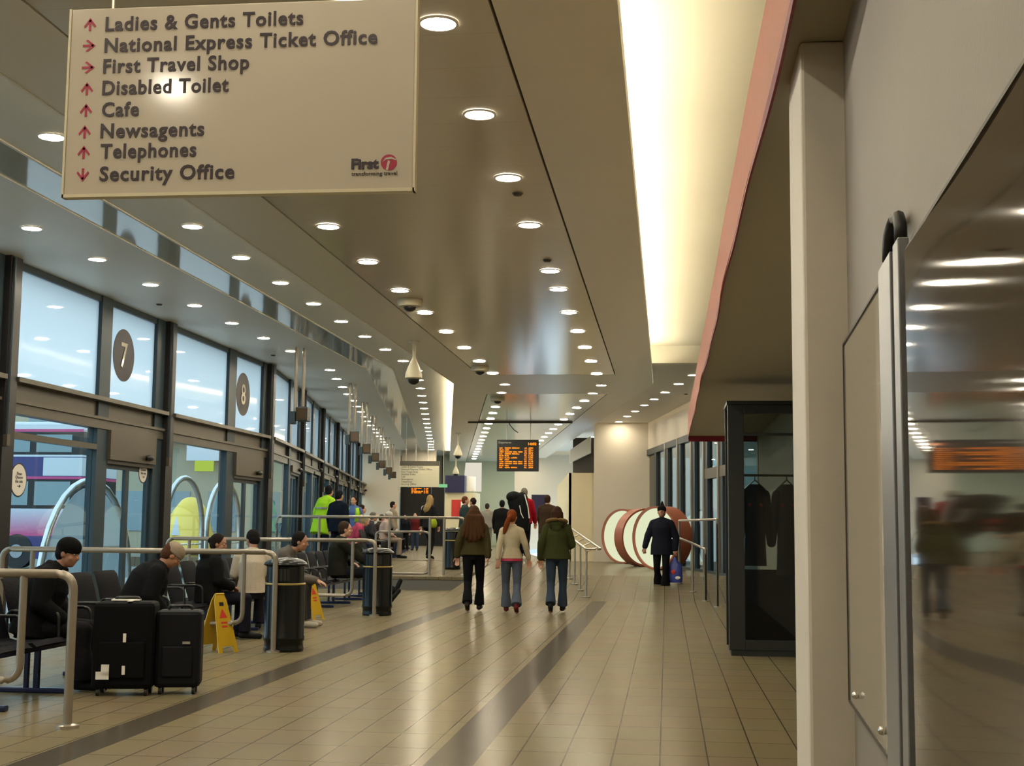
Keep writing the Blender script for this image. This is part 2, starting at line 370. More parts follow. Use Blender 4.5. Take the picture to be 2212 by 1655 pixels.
# ramp between platform and rail
def quadslab(pts, t=0.25):
    return MB().add([Vector(p) for p in pts]+[Vector(p)-Vector((0, 0, t)) for p in pts], [(0, 1, 2, 3), (7, 6, 5, 4), (0, 4, 5, 1), (1, 5, 6, 2), (2, 6, 7, 3), (3, 7, 4, 0)])
struct(quadslab([(-4.25, 25, 0), (XD(25), 25, 0), (XD(33), 33, 0.5), (-4.25, 33, 0.5)]).build('floor_ramp', 'floor2'))
struct(quadslab([(-14, 33, 0.5), (XD(33), 33, 0.5), (XD(END_Y), END_Y, 0.5), (-16, END_Y, 0.5)]).build('floor_upper', 'floor2'))
struct(quadslab([(XD(25), 25, 0), (3.6, 25, 0), (3.6, 30, 0.3), (XD(30), 30, 0.3)]).build('floor_ramp_side', 'floor2'))
struct(quadslab([(XD(30), 30, 0.3), (3.6, 30, 0.3), (3.6, 44, 0.3), (XD(44), 44, 0.3)]).build('floor_side', 'floor2'))
# ---- ceilings
mb = MB()
YE = END_Y+1
strip(mb, WL-0.4, -6.3, -3, YE, ZU, ZU+0.25); struct(mb.build('ceiling', 'ceil'))
mb = MB(); strip(mb, -6.3, -5.75, -3, YE, ZU, ZU+0.25); struct(mb.build('ceiling_band', 'duct'))
mb = MB(); strip(mb, -6.33, -6.30, -3, YE, ZU-0.012, ZU); strip(mb, -5.75, -5.72, -3, YE, ZU-0.012, ZU); struct(mb.build('trim_3', 'ceil'))
mb = MB(); strip(mb, -5.75, -0.75, -3, YE, ZU, ZU+0.25); struct(mb.build('ceiling_upper', 'ceil'))
YC, ZC = 26.7, 5.0       # the cove recess over the right edge is higher and stops here
mb = MB(); mb.box(-0.75, 2.1, -3, YC, ZC, ZC+0.2); mb.box(-0.80, -0.75, -3, YC, ZU, ZC+0.2); struct(mb.build('ceiling_cove', 'ceil'))
mb = MB(); mb.prism([(-0.75, YC, ZU), (12, YC, ZU), (12, YE, ZU), Qy(-0.75, YE, ZU), (-0.75, mitre(-0.75).y, ZU)], (0, 0, 0.5)); struct(mb.build('ceiling_far_side', 'ceil'))
# hung panel: inner satin zone between dark joints, plates either side
mb = MB(); strip(mb, -4.45, -3.70, -3, YE-1, ZM, ZM+0.1); strip(mb, -0.99, -0.28, -3, YE-1, ZM, ZM+0.1)
mb.prism([(-3.7, 26.1, ZM), (-0.99, 26.1, ZM), (-0.99, mitre(-0.99).y, ZM), (-3.7, mitre(-3.7).y, ZM)], (0, 0, 0.1))
mb.prism([(-3.7, mitre(-3.7).y, ZM), (-0.99, mitre(-0.99).y, ZM), Qy(-0.99, 29.9, ZM), Qy(-3.7, 29.9, ZM)], (0, 0, 0.1))
struct(mb.build('ceiling_lower_edge', 'plate'))
mb = MB(); mb.prism([(-3.68, -3, ZM+0.002), (-1.01, -3, ZM+0.002), (-1.01, 26.08, ZM+0.002), (-3.68, 26.08, ZM+0.002)], (0, 0, 0.09))
strip2(mb, -3.68, -1.01, 29.92, YE-1, ZM+0.002, ZM+0.09); struct(mb.build('ceiling_lower_panels', 'panel'))
mb = MB(); mb.prism([(-3.72, -3, ZM+0.03), (-0.97, -3, ZM+0.03), (-0.97, 26.12, ZM+0.03), (-3.72, 26.12, ZM+0.03)], (0, 0, 0.05))
strip2(mb, -3.72, -0.97, 29.9, YE-1, ZM+0.03, ZM+0.08); struct(mb.build('trim_4', 'seam'))
mb = MB(); strip(mb, -0.30, -0.272, -3, YE-1, ZM-0.004, ZM+0.16); strip(mb, -4.458, -4.43, -3, YE-1, ZM-0.004, ZM+0.16); struct(mb.build('trim_5', 'plate'))
# ---- cove tubes lying on top of the hung panel
def cove(a, y0, y1, m, n, label, group, step):
    y = y0; i = 0
    while y < y1-0.2:
        ye = min(y+step-0.12, y1)
        p, q = Qy(a, y, ZM+0.13), Qy(a, ye, ZM+0.13)
        t = thing('fluorescent_tube', label, 'light fitting', p, 0, group)
        MB().tube([Vector((0, 0, 0)), q-p], 0.019, 8).build('glowing_tube', m, t)
        d = (q-p).normalized()
        MB().tube([Vector((0, 0, 0))-d*0.04, Vector((0, 0, 0))], 0.022, 8).build('end_cap', 'white', t)
        y += step; i += 1
cove(-0.38, -2.5, 26.4, 'cove', 0, 'fluorescent tube hidden on top of the right edge of the hung ceiling', 'cove tubes along the right edge of the hung ceiling', 2.9)
cove(-4.36, -2.0, 27.2, 'covel', 0, 'fluorescent tube hidden on top of the left edge of the hung ceiling, near stretch', 'cove tubes along the near left edge of the hung ceiling', 2.9)
cove(-4.36, 27.8, 57.8, 'cove', 0, 'fluorescent tube hidden on top of the left edge of the hung ceiling, far stretch', 'cove tubes along the far left edge of the hung ceiling', 3.0)
# dark bulkhead line where the right-hand cove stops
# ---- walls behind and beside
mb = MB(); mb.box(-9.0, 3.4, -3.2, -3.0, 0, ZU); struct(mb.build('wall_back', 'wall'))
mb = MB(); mb.box(-8.5, -8.2, -3.0, 5.0, 0, ZU); struct(mb.build('wall_left', 'wall'))
# column and canted wall on the right
WD = Vector((math.sin(math.radians(2.7)), math.cos(math.radians(2.7)), 0)); WN = Vector((-WD.y, WD.x, 0))  # along the wall, and out of it (to the left)
WP0 = Vector((0.588, 4.47, 0))
def W(t, z, d=0.0): p = WP0 + WD*t + WN*d; return Vector((p.x, p.y, z))
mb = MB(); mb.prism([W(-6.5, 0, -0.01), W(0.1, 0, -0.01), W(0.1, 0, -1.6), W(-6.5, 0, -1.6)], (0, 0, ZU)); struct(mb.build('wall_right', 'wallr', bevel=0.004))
xc = PY(1738, 800, 4.46).x; xr = PY(1838, 800, 4.46).x
mb = MB(); mb.box(xc, xr+0.3, 4.46, 4.90, 0, 3.0); struct(mb.build('wall_column', 'greywall', bevel=0.012))
mb = MB(); mb.box(1.62, 1.75, 4.9, 24.0, 0, 3.0); struct(mb.build('wall_right_far', 'wall'))
# ---- canopy over the shops: olive underside, pink fabric skirt with a crimson hem
CX, CZ = 0.395, 3.0
mb = MB(); mb.box(CX, 1.9, 4.6, 24.0, CZ, CZ+0.1); mb.box(CX, 0.9, -2.8, 4.6, CZ, CZ+0.1); can = mb.build('canopy_soffit', 'under')
canopy = thing('shop_canopy', 'long shop canopy with pink fabric skirt, crimson hem and olive underside', 'canopy', (0, 0, 0)); can.parent = canopy
def skirt(zt, zb, thick, wob):
    v = []; f = []; n = 150
    for i in range(n+1):
        y = -2.8 + i*(26.8)/n
        off = wob*(0.6*math.sin(y*0.9+0.5)+0.4*math.sin(y*2.3)) if y < 22 else 0
        for (z, k) in ((zt, 0.3), (zb, 1.0)):
            v.append((CX-0.012-off*k, y, z)); v.append((CX-0.012-off*k+thick, y, z))
    for i in range(n):
        o = i*4
        f += [(o, o+4, o+6, o+2), (o+1, o+3, o+7, o+5), (o, o+1, o+5, o+4), (o+2, o+6, o+7, o+3)]
    f += [(0, 2, 3, 1), (n*4, n*4+1, n*4+3, n*4+2)]
    return MB().add(v, f)
skirt(CZ+0.38, CZ-0.018, 0.006, 0.012).build('fabric_skirt', 'pink', canopy, smooth=30)
skirt(CZ-0.018, CZ-0.045, 0.010, 0.012).build('skirt_hem', 'hem', canopy, smooth=30)
MB().box(CX, 1.9, 23.99, 24.01, CZ-0.1, CZ+0.38).build('end_skirt', 'hem', canopy)
MB().box(CX, 1.9, 4.7, 23.98, CZ+0.1, CZ+0.37).build('canopy_box', 'wall', canopy)
# upper wall over the canopy, well back, so the cove ceiling is closed
mb = MB(); mb.box(1.9, 2.05, -3.0, YC, 2.9, ZC); struct(mb.build('wall_right_upper', 'wall'))

# ---- glazed wall on the left
def bar(y0, y1, z0, z1, d0, d1, mb=None):
    mb = mb or MB()
    return mb.prism([Qy(WL+d0, y0, z0), Qy(WL+d1, y0, z0), Qy(WL+d1, y1, z0), Qy(WL+d0, y1, z0)], (0, 0, z1-z0))
ZT1, ZT0, ZD = 3.16, 2.71, 2.22     # transom top, transom bottom, door head
def bay(i, y0, ym, ym2, yf, yc, ye, zf, mid=False, detail=True, door=True, shut=False):
    """wide pane y0..ym, mullion ym..ym2, narrow pane ym2..yf, frame yf..yc, black column yc..ye"""
    wdw = bpy.data.objects.new('window_%d' % i, None); C.objects.link(wdw); struct(wdw)
    fr = MB()
    bar(y0, y0+0.07, zf, ZU, -0.06, 0.04, fr)
    bar(ym, ym2, zf, ZU, -0.10, 0.05, fr); bar(yf, yc, zf, ZU, -0.10, 0.05, fr)
    bar(y0, yf, ZU-0.09, ZU, -0.08, 0.03, fr)
    bar(y0, ym, zf, zf+0.09, -0.06, 0.03, fr)
    fr.build('frame', 'frame', wdw)
    tr = MB(); bar(y0, yc, ZT1-0.06, ZT1, -0.10, 0.16, tr); bar(y0, yc, 2.84, 2.88, -0.1, 0.10, tr); bar(y0, yc, ZT0, 2.84, -0.1, 0.07, tr)
    if mid: bar(y0, ym, 2.40, 2.48, -0.06, 0.05, tr)
    tr.build('transom', 'transom', wdw)
    MB(); t2 = bar(y0, yc, 2.88, ZT1-0.06, -0.1, 0.02); t2.build('transom_recess', 'transom', wdw)
    bar(yc, ye, zf, ZU, -0.14, 0.13).build('column', 'col', wdw)
    g = MB(); bar(y0+0.07, ym, ZT1, ZU-0.09, -0.02, -0.008, g); g.build('frosted_pane', 'frost', wdw)
    g = MB(); bar(ym2, yf, ZT1, ZU-0.09, -0.02, -0.008, g); g.build('frosted_pane', 'frost', wdw)
    g = MB(); bar(y0+0.07, ym, zf+0.09, ZT0, -0.02, -0.010, g); g.build('glass_pane', 'glass', wdw)
    if door:
        dr = bpy.data.objects.new('door_%d' % i, None); C.objects.link(dr); struct(dr)
        bar(ym2, yf, zf+ZD+0.06, ZT0, -0.1, 0.10).build('door_operator', 'transom', dr)
        o = bar(ym2, yf, zf+ZD, zf+ZD+0.06, -0.1, 0.06); o.build('door_head', 'trdark', dr)
        yq = (ym2+yf)/2
        for (a, b) in ((ym2, yq), (yq, yf)):
            f = MB()
            for (p, q) in ((a, a+0.07), (b-0.07, b)): bar(p, q, zf+0.01, zf+ZD, -0.05, 0.0, f)
            bar(a+0.07, b-0.07, zf+0.01, zf+0.14, -0.05, 0.0, f); bar(a+0.07, b-0.07, zf+ZD-0.07, zf+ZD, -0.05, 0.0, f)
            f.build('door_leaf', 'frame', dr)
            bar(a+0.07, b-0.07, zf+0.14, zf+ZD-0.07, -0.028, -0.02).build('door_glass', 'glass', dr)
        k = MB(); c = Qy(WL+0.14, yf-0.35, zf+ZD+0.15); k.ell(c, (0.05, 0.12, 0.05)); k.build('door_sensor', 'black', dr, smooth='all')
    # tension rod and clamp on the black column, as on each bay
    r = MB(); r.tube([Qy(WL+0.15, yc+0.06, ZT0-0.35), Qy(WL+0.15, yc+0.06, ZU-0.02)], 0.018, 8); r.build('column_rod', 'frame', wdw)
    r = MB(); c = Qy(WL+0.15, yc+0.06, ZT0-0.35); r.box(c.x-0.03, c.x+0.03, c.y-0.04, c.y+0.04, c.z-0.08, c.z+0.06); r.build('rod_clamp', 'transom', wdw)
    return wdw
bay(1, 5.0, 7.6, 8.0, 9.8, 10.1, 10.4, 0)
bay(2, 10.4, 13.0, 13.4, 15.15, 15.47, 15.77, 0)
bay(3, 15.77, 18.38, 18.75, 20.52, 20.86, 21.16, 0, mid=True)
bay(4, 21.16, 24.11, 24.54, 26.25, 26.52, 26.85, 0)
yy = 26.85; k = 5
while yy < 56:
    L = 5.15
    bay(k, yy, yy+2.6, yy+2.95, yy+4.55, yy+4.85, yy+L, 0.28 if yy < 30 else 0.5, door=True)
    yy += L; k += 1
# roundels on the frosted panes
def roundel(y, z, num, r=0.40):
    t = thing('gate_roundel', {'7': 'nearer dark round roundel with a cream figure seven on a frosted pane', '8': 'farther dark round roundel with a cream figure eight on a frosted pane'}[num], 'number sign', Qy(WL+0.004, y, z), PI/2)
    MB().lathe([(r, -0.004), (r, 0.0)], n=40).xf(Matrix.Rotation(PI/2, 4, 'X')).build('roundel_disc', MT['rndl'], t)
    me = text_mesh(num, r*1.35, bold=0.004)
    xs = [v.co.x for v in me.vertices]; ys = [v.co.y for v in me.vertices]
    mx = Matrix.Translation((0, -0.006, 0)) @ Matrix.Rotation(PI/2, 4, 'X') @ Matrix.Translation((-(min(xs)+max(xs))/2, -(min(ys)+max(ys))/2, 0))
    put_text('roundel_figure', me, 'signw', t, mx)
MT['rndl'] = mat('dark_plum_vinyl', (0.018, 0.010, 0.016), 0.5)
p7 = PX(267, 768, WL); roundel(p7.y, p7.z, '7'); p8 = PX(525, 852, WL); roundel(p8.y, p8.z, '8', 0.42)
# round white notices on the glass
def notice(px, py, label, r=0.145):
    p = PX(px, py, WL+0.006)
    t = thing('glass_notice', label, 'sticker', (WL+0.006, p.y, p.z), PI/2)
    MB().lathe([(r*1.10, -0.003), (r*1.10, 0)], n=36).xf(Matrix.Rotation(PI/2, 4, 'X')).build('clear_ring', MT['rndl'], t)
    MB().lathe([(r, -0.003), (r, 0)], n=36).xf(Matrix.Translation((0, -0.003, 0)) @ Matrix.Rotation(PI/2, 4, 'X')).build('notice_disc', 'white', t)
    for s, dz, wd in (('Please', 0.065, 0.13), ('Queue', 0.018, 0.2), ('this side', -0.035, 0.2)):
        me = text_mesh(s, 0.055, width=wd); put_text('notice_text', me, 'ink', t, Matrix.Translation((-wd/2, -0.008, dz)) @ Matrix.Rotation(PI/2, 4, 'X'))
    a = MB(); a.box(-0.04, 0.03, -0.008, -0.007, -0.082, -0.074); a.prism([(0.015, -0.008, -0.10), (0.05, -0.008, -0.078), (0.015, -0.008, -0.056)], (0, 0.001, 0)); a.build('notice_arrow', 'ink', t)
notice(40, 1037, 'white round queue notice with an arrow on the wide glass pane at far left', 0.20)
notice(309, 1020, 'white round notice on the door glass under roundel 7', 0.16)
# ---- far end of the hall
Y2 = 57.0
def wallq(x0, x1, y, z0, z1, m, name, t=0.2):
    return struct(MB().box(x0, x1, y, y+t, z0, z1).build(name, m))
xa = PY(775, 1000, Y2).x; xb = PY(863, 1000, Y2).x
wallq(xa-1.5, xb, Y2, 0, ZU, 'wall', 'wall_far_left')
wallq(xb, PY(942, 1000, Y2+0.6).x, Y2+0.5, PY(900, 998, Y2+0.5).z, ZU, 'wall', 'wall_bulkhead')
wallq(PY(864, 1000, Y2+0.6).x, PY(958, 1000, Y2+0.6).x, Y2+0.9, 0.4, PY(900, 1046, Y2+0.9).z, 'black_hole', 'wall_dark_opening', 0.1)  # near-black slab: the darkness of the opening is painted on
# next hall glimpsed over the dark opening, with its own row of downlights
struct(MB().box(-38, -7.0, 63.0, 125, ZU, ZU+0.2).build('ceiling_next_hall', 'ceil'))
struct(MB().box(-38, -7.0, 63.2, 125, 0.2, 0.49).build('floor_next_hall', 'floor2'))
struct(MB().box(-38.3, -38.0, 62, 125, 0, ZU).build('wall_next_left', 'wall'))
struct(MB().box(PY(960, 1000, 61.5).x, PY(960, 1000, 61.5).x+0.2, 61.3, 125, 0, ZU).build('wall_next_right', 'wall'))
struct(MB().box(-40, -7.0, 125, 125.2, 0, ZU).build('wall_next_hall', 'wall'))
# opening right of the black doorway: bright lobby, green wall, cream wall
wallq(PY(958, 1000, 61).x, PY(1115, 1000, 61).x, 61.0, 0.4, ZU, 'green', 'wall_far_green')
wallq(PY(1112, 1000, 58).x, PY(1300, 1000, 58).x, 58.0, 0.4, ZU, 'wall', 'wall_far_cream')
# right side: glazed exit wall, bulkhead above it and the cross wall
GA = PZ(1400, 972, 3.8); GD = (PZ(1497, 940, 3.8)-GA).normalized(); GD = -D2
def G(t, z, d=0.0):       # t metres towards the camera from the far corner
    p = GA + GD*t + N2*d; return Vector((p.x, p.y, z))
GL = (GA.y-23.0)/abs(GD.y)
struct(MB().prism([G(0, 3.8), G(GL, 3.8), G(GL, 3.8, 0.3), G(0, 3.8, 0.3)], (0, 0, ZU-3.8)).build('wall_exit_bulkhead', 'wall'))
xw = PY(1283, 1000, GA.y).x
struct(MB().box(xw, GA.x+0.4, GA.y, GA.y+0.2, 0.3, ZU).build('wall_cross', 'wall'))
struct(MB().box(xw+0.15, xw+0.3, GA.y+0.2, 58, 0.3, ZU).build('wall_right_return', 'wall'))
struct(MB().box(1.6, 4.5, 23.9, 24.1, 0.0, ZU).build('wall_right_corner', 'wall'))
wx = bpy.data.objects.new('window_20', None); C.objects.link(wx); struct(wx)
ts = []
for px in (1415, 1440, 1467, 1497, 1524, 1556):
    # distance along glazing for this image column
    lo, hi = 0.0, GL
    for _ in range(40):
        mid_ = (lo+hi)/2; p = G(mid_, 2.0); d = p-CAM; u = 1106+F_PX*d.dot(RT)/d.dot(FW)
        if u < px: lo = mid_
        else: hi = mid_
    ts.append(lo)
fm = MB(); lm = MB()
for i, t_ in enumerate(ts):
    fm.prism([G(t_, 0.1, -0.02), G(t_+0.35, 0.1, -0.02), G(t_+0.35, 0.1, 0.12), G(t_, 0.1, 0.12)], (0, 0, 3.7))
    if i: lm.prism([G(t_-0.14, 0.1, -0.05), G(t_, 0.1, -0.05), G(t_, 0.1, 0.12), G(t_-0.14, 0.1, 0.12)], (0, 0, 3.7))
fm.prism([G(0, 3.62, -0.04), G(GL, 3.62, -0.04), G(GL, 3.62, 0.1), G(0, 3.62, 0.1)], (0, 0, 0.18))
fm.prism([G(0, 0.2, -0.04), G(GL, 0.2, -0.04), G(GL, 0.2, 0.1), G(0, 0.2, 0.1)], (0, 0, 0.16))
fm.build('exit_frame', 'frame', wx); lm.build('exit_mullion', 'rail', wx)
MB().prism([G(0, 0.3, 0.04), G(GL, 0.3, 0.04), G(GL, 0.3, 0.052), G(0, 0.3, 0.052)], (0, 0, 3.4)).build('exit_glass', 'glassd', wx)
MB().prism([G(ts[5]-1.8, 2.55, -0.03), G(ts[5]+2, 2.55, -0.03), G(ts[5]+2, 2.55, 0.1), G(ts[5]-1.8, 2.55, 0.1)], (0, 0, 0.25)).build('exit_door_operator', 'transom', wx)
# ---- outdoors
struct(MB().box(-60, WL-0.15, -25, 90, -0.3, -0.02).build('ground', 'asphalt'))
struct(MB().box(3.7, 30, 15, 70, -0.3, 0.0).build('ground_right', 'asphalt'))
# ================================================================ DOWNLIGHTS
dl0 = thing('downlight', 'x', 'ceiling light', (0, 0, 0))
def ringmesh(ri, ro, z0, z1, n=28):
    mb = MB(); vs = []
    for r, z in ((ri, z1), (ri, z0), (ro, z0), (ro, z1)): vs += [(r*math.cos(2*PI*j/n), r*math.sin(2*PI*j/n), z) for j in range(n)]
    fs = []
    for i in range(4):
        for j in range(n): fs.append((i*n+j, i*n+(j+1) % n, ((i+1) % 4)*n+(j+1) % n, ((i+1) % 4)*n+j))
    return mb.add(vs, fs)
ringmesh(0.106, 0.122, -0.012, 0.0).build('trim_ring', 'white', dl0, smooth=40)
MB().lathe([(0.105, -0.008), (0.105, 0.0)], n=28).build('diffuser', 'lamp', dl0)
used0 = False
def light_at(p, label, group):
    global used0
    if not used0: used0 = True; dl0.location = p; tag(dl0, label, 'ceiling light', group); return dl0
    return clone(dl0, p, None, label, group)
rows = []
ya = [14.03+1.752*i for i in range(-8, 7)]; s2 = [31.4+1.81*i for i in range(-2, 15)]
rows.append(('the row nearest the window wall', [Qy(-7.1, y, ZU) for y in ya+[27.6+1.72*i for i in range(0, 17)]], 'downlights in the row beside the windows'))
rows.append(('the row left of the hung ceiling', [Qy(-5.24, 10.63+1.72*i, ZU) for i in range(-6, 10)]+[Qy(-5.24, y, ZU) for y in s2], 'downlights in the row left of the hung ceiling'))
rows.append(('the left row of the hung ceiling', [Qy(-3.38, y, ZM) for y in (0.3, 2.1, 3.9, 5.7, 7.5, 9.3, 11.1, 12.89, 14.7, 16.55, 18.33, 20.17, 22.04, 23.86, 25.76, 27.8)]+[Qy(-3.38, 29.5+1.81*i, ZM) for i in range(0, 17)], 'downlights in the left row of the hung ceiling'))
rows.append(('the right row of the hung ceiling', [Qy(-1.35, y, ZM) for y in (0.5, 2.3, 4.05, 5.82, 7.6, 9.38, 11.16, 12.97, 15.36, 16.58, 18.41, 20.22, 22.07, 23.94, 25.9, 28.0)]+[Qy(-1.34, 29.7+1.82*i, ZM) for i in range(0, 17)], 'downlights in the right row of the hung ceiling'))
rows.append(('the short row over the exit side', [PZ(x, y, ZU) for x, y in ((1497, 810), (1466, 829), (1437, 847), (1413, 862), (1392, 875), (1372, 888), (1355, 899), (1337, 911))]+[PZ(1337, 911, ZU)+D2*1.75*i for i in range(1, 8)], 'downlights in the short row over the exit side'))
rows.append(('the tiny row over the dark opening', [PZ(943+13*k/15.0, 999, ZU)*0 + PY(944+11*(1-1/(1+0.12*k))/0.64, 1000, 68+3.0*k) for k in range(14)], 'downlights of the next hall over the dark opening'))
for p_ in rows[-1][1]: p_.z = ZU
for nm, pts, grp in rows:
    # ordinal counted among the lights that are inside the frame
    k = 0
    for p in pts:
        p = Vector(p) - Vector((0, 0, 0.001)); d = p-CAM; dep = d.dot(FW)
        vis = False
        if dep > 0.5:
            u = 1106+F_PX*d.dot(RT)/dep; v = 827.5-F_PX*d.dot(UP)/dep
            vis = -40 < u < 2260 and -30 < v
        lab = 'downlight %s%s in %s' % (ORD[k], ' nearest' if k else '', nm) if vis else 'downlight above or behind the viewer in %s' % nm
        if vis: k += 1
        light_at(p, lab, grp)
# ================================================================ HANGING THINGS
def dirsign():
    Y = 4.45
    bl, br = PY(137, 420, Y), PY(891, 410, Y); tr = PY(893, -12, Y)
    x0, x1, z0, z1 = bl.x, br.x, (bl.z+br.z)/2, tr.z
    z1 = z0+0.69
    t = thing('direction_sign', 'large cream hanging direction sign with crimson arrows, nearest to the viewer', 'sign', ((x0+x1)/2, Y, z0))
    def loc(p): return Vector((p.x-(x0+x1)/2, 0, p.z-z0))
    hw = (x1-x0)/2
    MB().box(-hw, hw, 0.0, 0.03, 0, z1-z0).build('sign_board', 'signw', t, bevel=0.004)
    MB().box(-hw-0.006, hw+0.006, -0.002, 0.036, -0.008, 0.004).box(hw, hw+0.008, -0.002, 0.036, -0.008, z1-z0).box(-hw-0.008, -hw, -0.002, 0.036, -0.008, z1-z0).build('sign_edge', 'signe', t)
    for x in (-hw+0.15, hw-0.15):
        MB().tube([(x, 0.015, z1-z0), (x, 0.015, ZM-z0)], 0.006, 8).build('hanger', 'steel', t)
    rot = Matrix.Rotation(PI/2, 4, 'X')
    lines = [('Ladies & Gents Toilets', 228, 655, 67, 195, 53, 'u'), ('National Express Ticket Office', 226, 815, 113, 193, 99, 'r'), ('First Travel Shop', 223, 538, 158, 191, 146, 'r'),
             ('Disabled Toilet', 221, 494, 205, 188, 192, 'u'), ('Cafe', 220, 300, 252, 186, 238, 'u'), ('Newsagents', 217, 441, 298, 183, 285, 'u'), ('Telephones', 217, 424, 342, 181, 329, 'u'), ('Security Office', 215, 506, 391, 179, 378, 'd')]
    for s, xa_, xb_, yb, ax, ay, d in lines:
        p = loc(PY(xa_, yb, Y)); q = loc(PY(xb_, yb-(xb_-xa_)*0.022, Y)); wdt = q.x-p.x
        me = text_mesh(s, 0.0735, width=wdt, bold=0.0018, spacing=1.1)
        put_text('sign_line', me, 'ink', t, Matrix.Translation((p.x, -0.0015, p.z)) @ rot)
        c = loc(PY(ax, ay, Y)); r = 0.024
        ang = {'u': 0, 'r': -PI/2, 'd': PI}[d]
        a = MB(); th = 0.0085
        a.prism([(-th/2, 0, -r), (th/2, 0, -r), (th/2, 0, r*0.7), (-th/2, 0, r*0.7)], (0, -0.0015, 0))
        for sg in (-1, 1):
            a.prism([(0, 0, r), (sg*r*0.95, 0, -r*0.25), (sg*r*0.80, 0, -r*0.55), (0, 0, r*0.42)][::1], (0, -0.0015, 0))
        a.xf(Matrix.Translation(c) @ Matrix.Rotation(-ang if d != 'r' else PI/2, 4, 'Y')).build('sign_arrow', 'crimson', t)
    # operator mark at the lower right
    p = loc(PY(759, 365, Y)); q = loc(PY(818, 363, Y))
    put_text('operator_name', text_mesh('First', 0.05, width=q.x-p.x, bold=0.0022), 'ink', t, Matrix.Translation((p.x, -0.0015, p.z)) @ rot)
    c = loc(PY(840, 351, Y)); rr = 0.0285
    MB().lathe([(rr, 0), (rr, 0.0015)], n=32).xf(Matrix.Translation(c) @ rot).build('operator_roundel', 'crimson', t)
    f = MB()
    f.prism([(-0.010, 0, -0.026), (-0.002, 0, -0.028), (0.005, 0, 0.004), (-0.003, 0, 0.008)], (0, -0.0025, 0))
    f.prism([(-0.024, 0, 0.000), (-0.010, 0, 0.010), (0.010, 0, 0.012), (0.026, 0, 0.006), (0.026, 0, 0.011), (0.008, 0, 0.020), (-0.012, 0, 0.016)], (0, -0.0025, 0))
    f.xf(Matrix.Translation(c)).build('operator_swoosh', 'signw', t)
    p = loc(PY(759, 380, Y)); q = loc(PY(858, 378, Y))
    put_text('operator_motto', text_mesh('transforming travel', 0.02, width=q.x-p.x), 'ink', t, Matrix.Translation((p.x, -0.0012, p.z)) @ rot)
dirsign()
def farsign():
    Y = 50.0
    a, b = PY(863, 1052, Y), PY(948, 1052, Y); tp = PY(863, 996, Y)
    t = thing('direction_sign', 'far small cream direction sign hanging above the dark opening', 'sign', ((a.x+b.x)/2, Y, a.z))
    hw = (b.x-a.x)/2; h = tp.z-a.z
    MB().box(-hw, hw, 0, 0.04, 0, h).build('sign_board', 'signe', t)
    MB().box(-hw, hw, -0.006, 0, h*0.82, h).build('sign_header', 'transom', t)
    for i, (s, wd) in enumerate((('Ladies & Gents Toilets', 0.55), ('National Express Ticket Office', 0.78), ('First Travel Shop', 0.42), ('Disabled Toilet', 0.36), ('Cafe', 0.1), ('Newsagents', 0.3), ('Telephones', 0.28), ('Security Office', 0.38))):
        put_text('sign_line', text_mesh(s, 0.10, width=wd*2*hw), 'ink', t, Matrix.Translation((-hw+0.06, -0.003, h*(0.74-i*0.095))) @ Matrix.Rotation(PI/2, 4, 'X'))
    for x in (-hw*0.7, hw*0.7): MB().tube([(x, 0.02, h), (x, 0.02, ZU-a.z)], 0.01, 6).build('hanger', 'steel', t)
farsign()
def led_board(name, Y, x0, x1, y0, y1, label, header=True, rows=11, zc=4.35):
    a, b, tp = PY(x0, y1, Y), PY(x1, y1, Y), PY(x0, y0, Y)
    hw, h = (b.x-a.x)/2, tp.z-a.z
    t = thing(name, label, 'display board', ((a.x+b.x)/2, Y, a.z))
    MB().box(-hw, hw, 0, 0.14, 0, h).build('board_case', 'black', t, bevel=0.01)
    rnd = random.Random(3)
    top = 0.78 if header else 0.94; bot = 0.10; rh = (top-bot)/rows
    if header:
        put_text('board_title', text_mesh('Departures', 0.085, width=hw*0.6), 'leddim', t, Matrix.Translation((-hw*0.92, -0.004, h*0.88)) @ Matrix.Rotation(PI/2, 4, 'X'))
        put_text('board_clock', text_mesh('14:02', 0.10, width=hw*0.40, bold=0.004), 'led', t, Matrix.Translation((hw*0.50, -0.004, h*0.83)) @ Matrix.Rotation(PI/2, 4, 'X'))
    for i in range(rows):
        z = h*(top-rh*(i+1)); m = MB(); zh = rh*h*0.62
        def seg(u0, u1):      # a run of lit dots, drawn as narrow strokes with gaps
            u = u0
            while u < u1:
                wv = rnd.uniform(0.018, 0.035); lo = rnd.choice((0, 0, 0.35)); hi = rnd.choice((1, 1, 0.65))
                m.box(hw*u, hw*min(u1, u+wv), -0.006, 0, z+zh*lo, z+zh*hi); m.box(hw*u, hw*min(u1, u+wv+0.02), -0.006, 0, z, z+zh*0.25) ; u += wv+0.012
        seg(-0.88, -0.88+rnd.choice((0.15, 0.2)))
        u = -0.62
        for wd in rnd.choice(((0.2,), (0.3, 0.35), (0.35, 0.2, 0.2), (0.25, 0.3))): seg(u, u+wd); u += wd+0.05
        seg(0.32, 0.44); seg(0.52, 0.74)
        m.build('led_row', 'led', t)
    for x in (-hw*0.55, hw*0.6):
        MB().tube([(x, 0.07, h), (x, 0.07, zc-a.z)], 0.014, 8).build('hanger', 'plate', t)
    return t, h, hw
tb, h_, hw_ = led_board('departure_board', 37.7, 1073, 1163, 950, 1018, 'black hanging departure board with rows of amber writing and a clock')
za = ZM-tb.location.z
MB().box(-1.45, 1.55, 0.04, 0.10, za-0.05, za).build('mounting_rail', 'seam', tb)
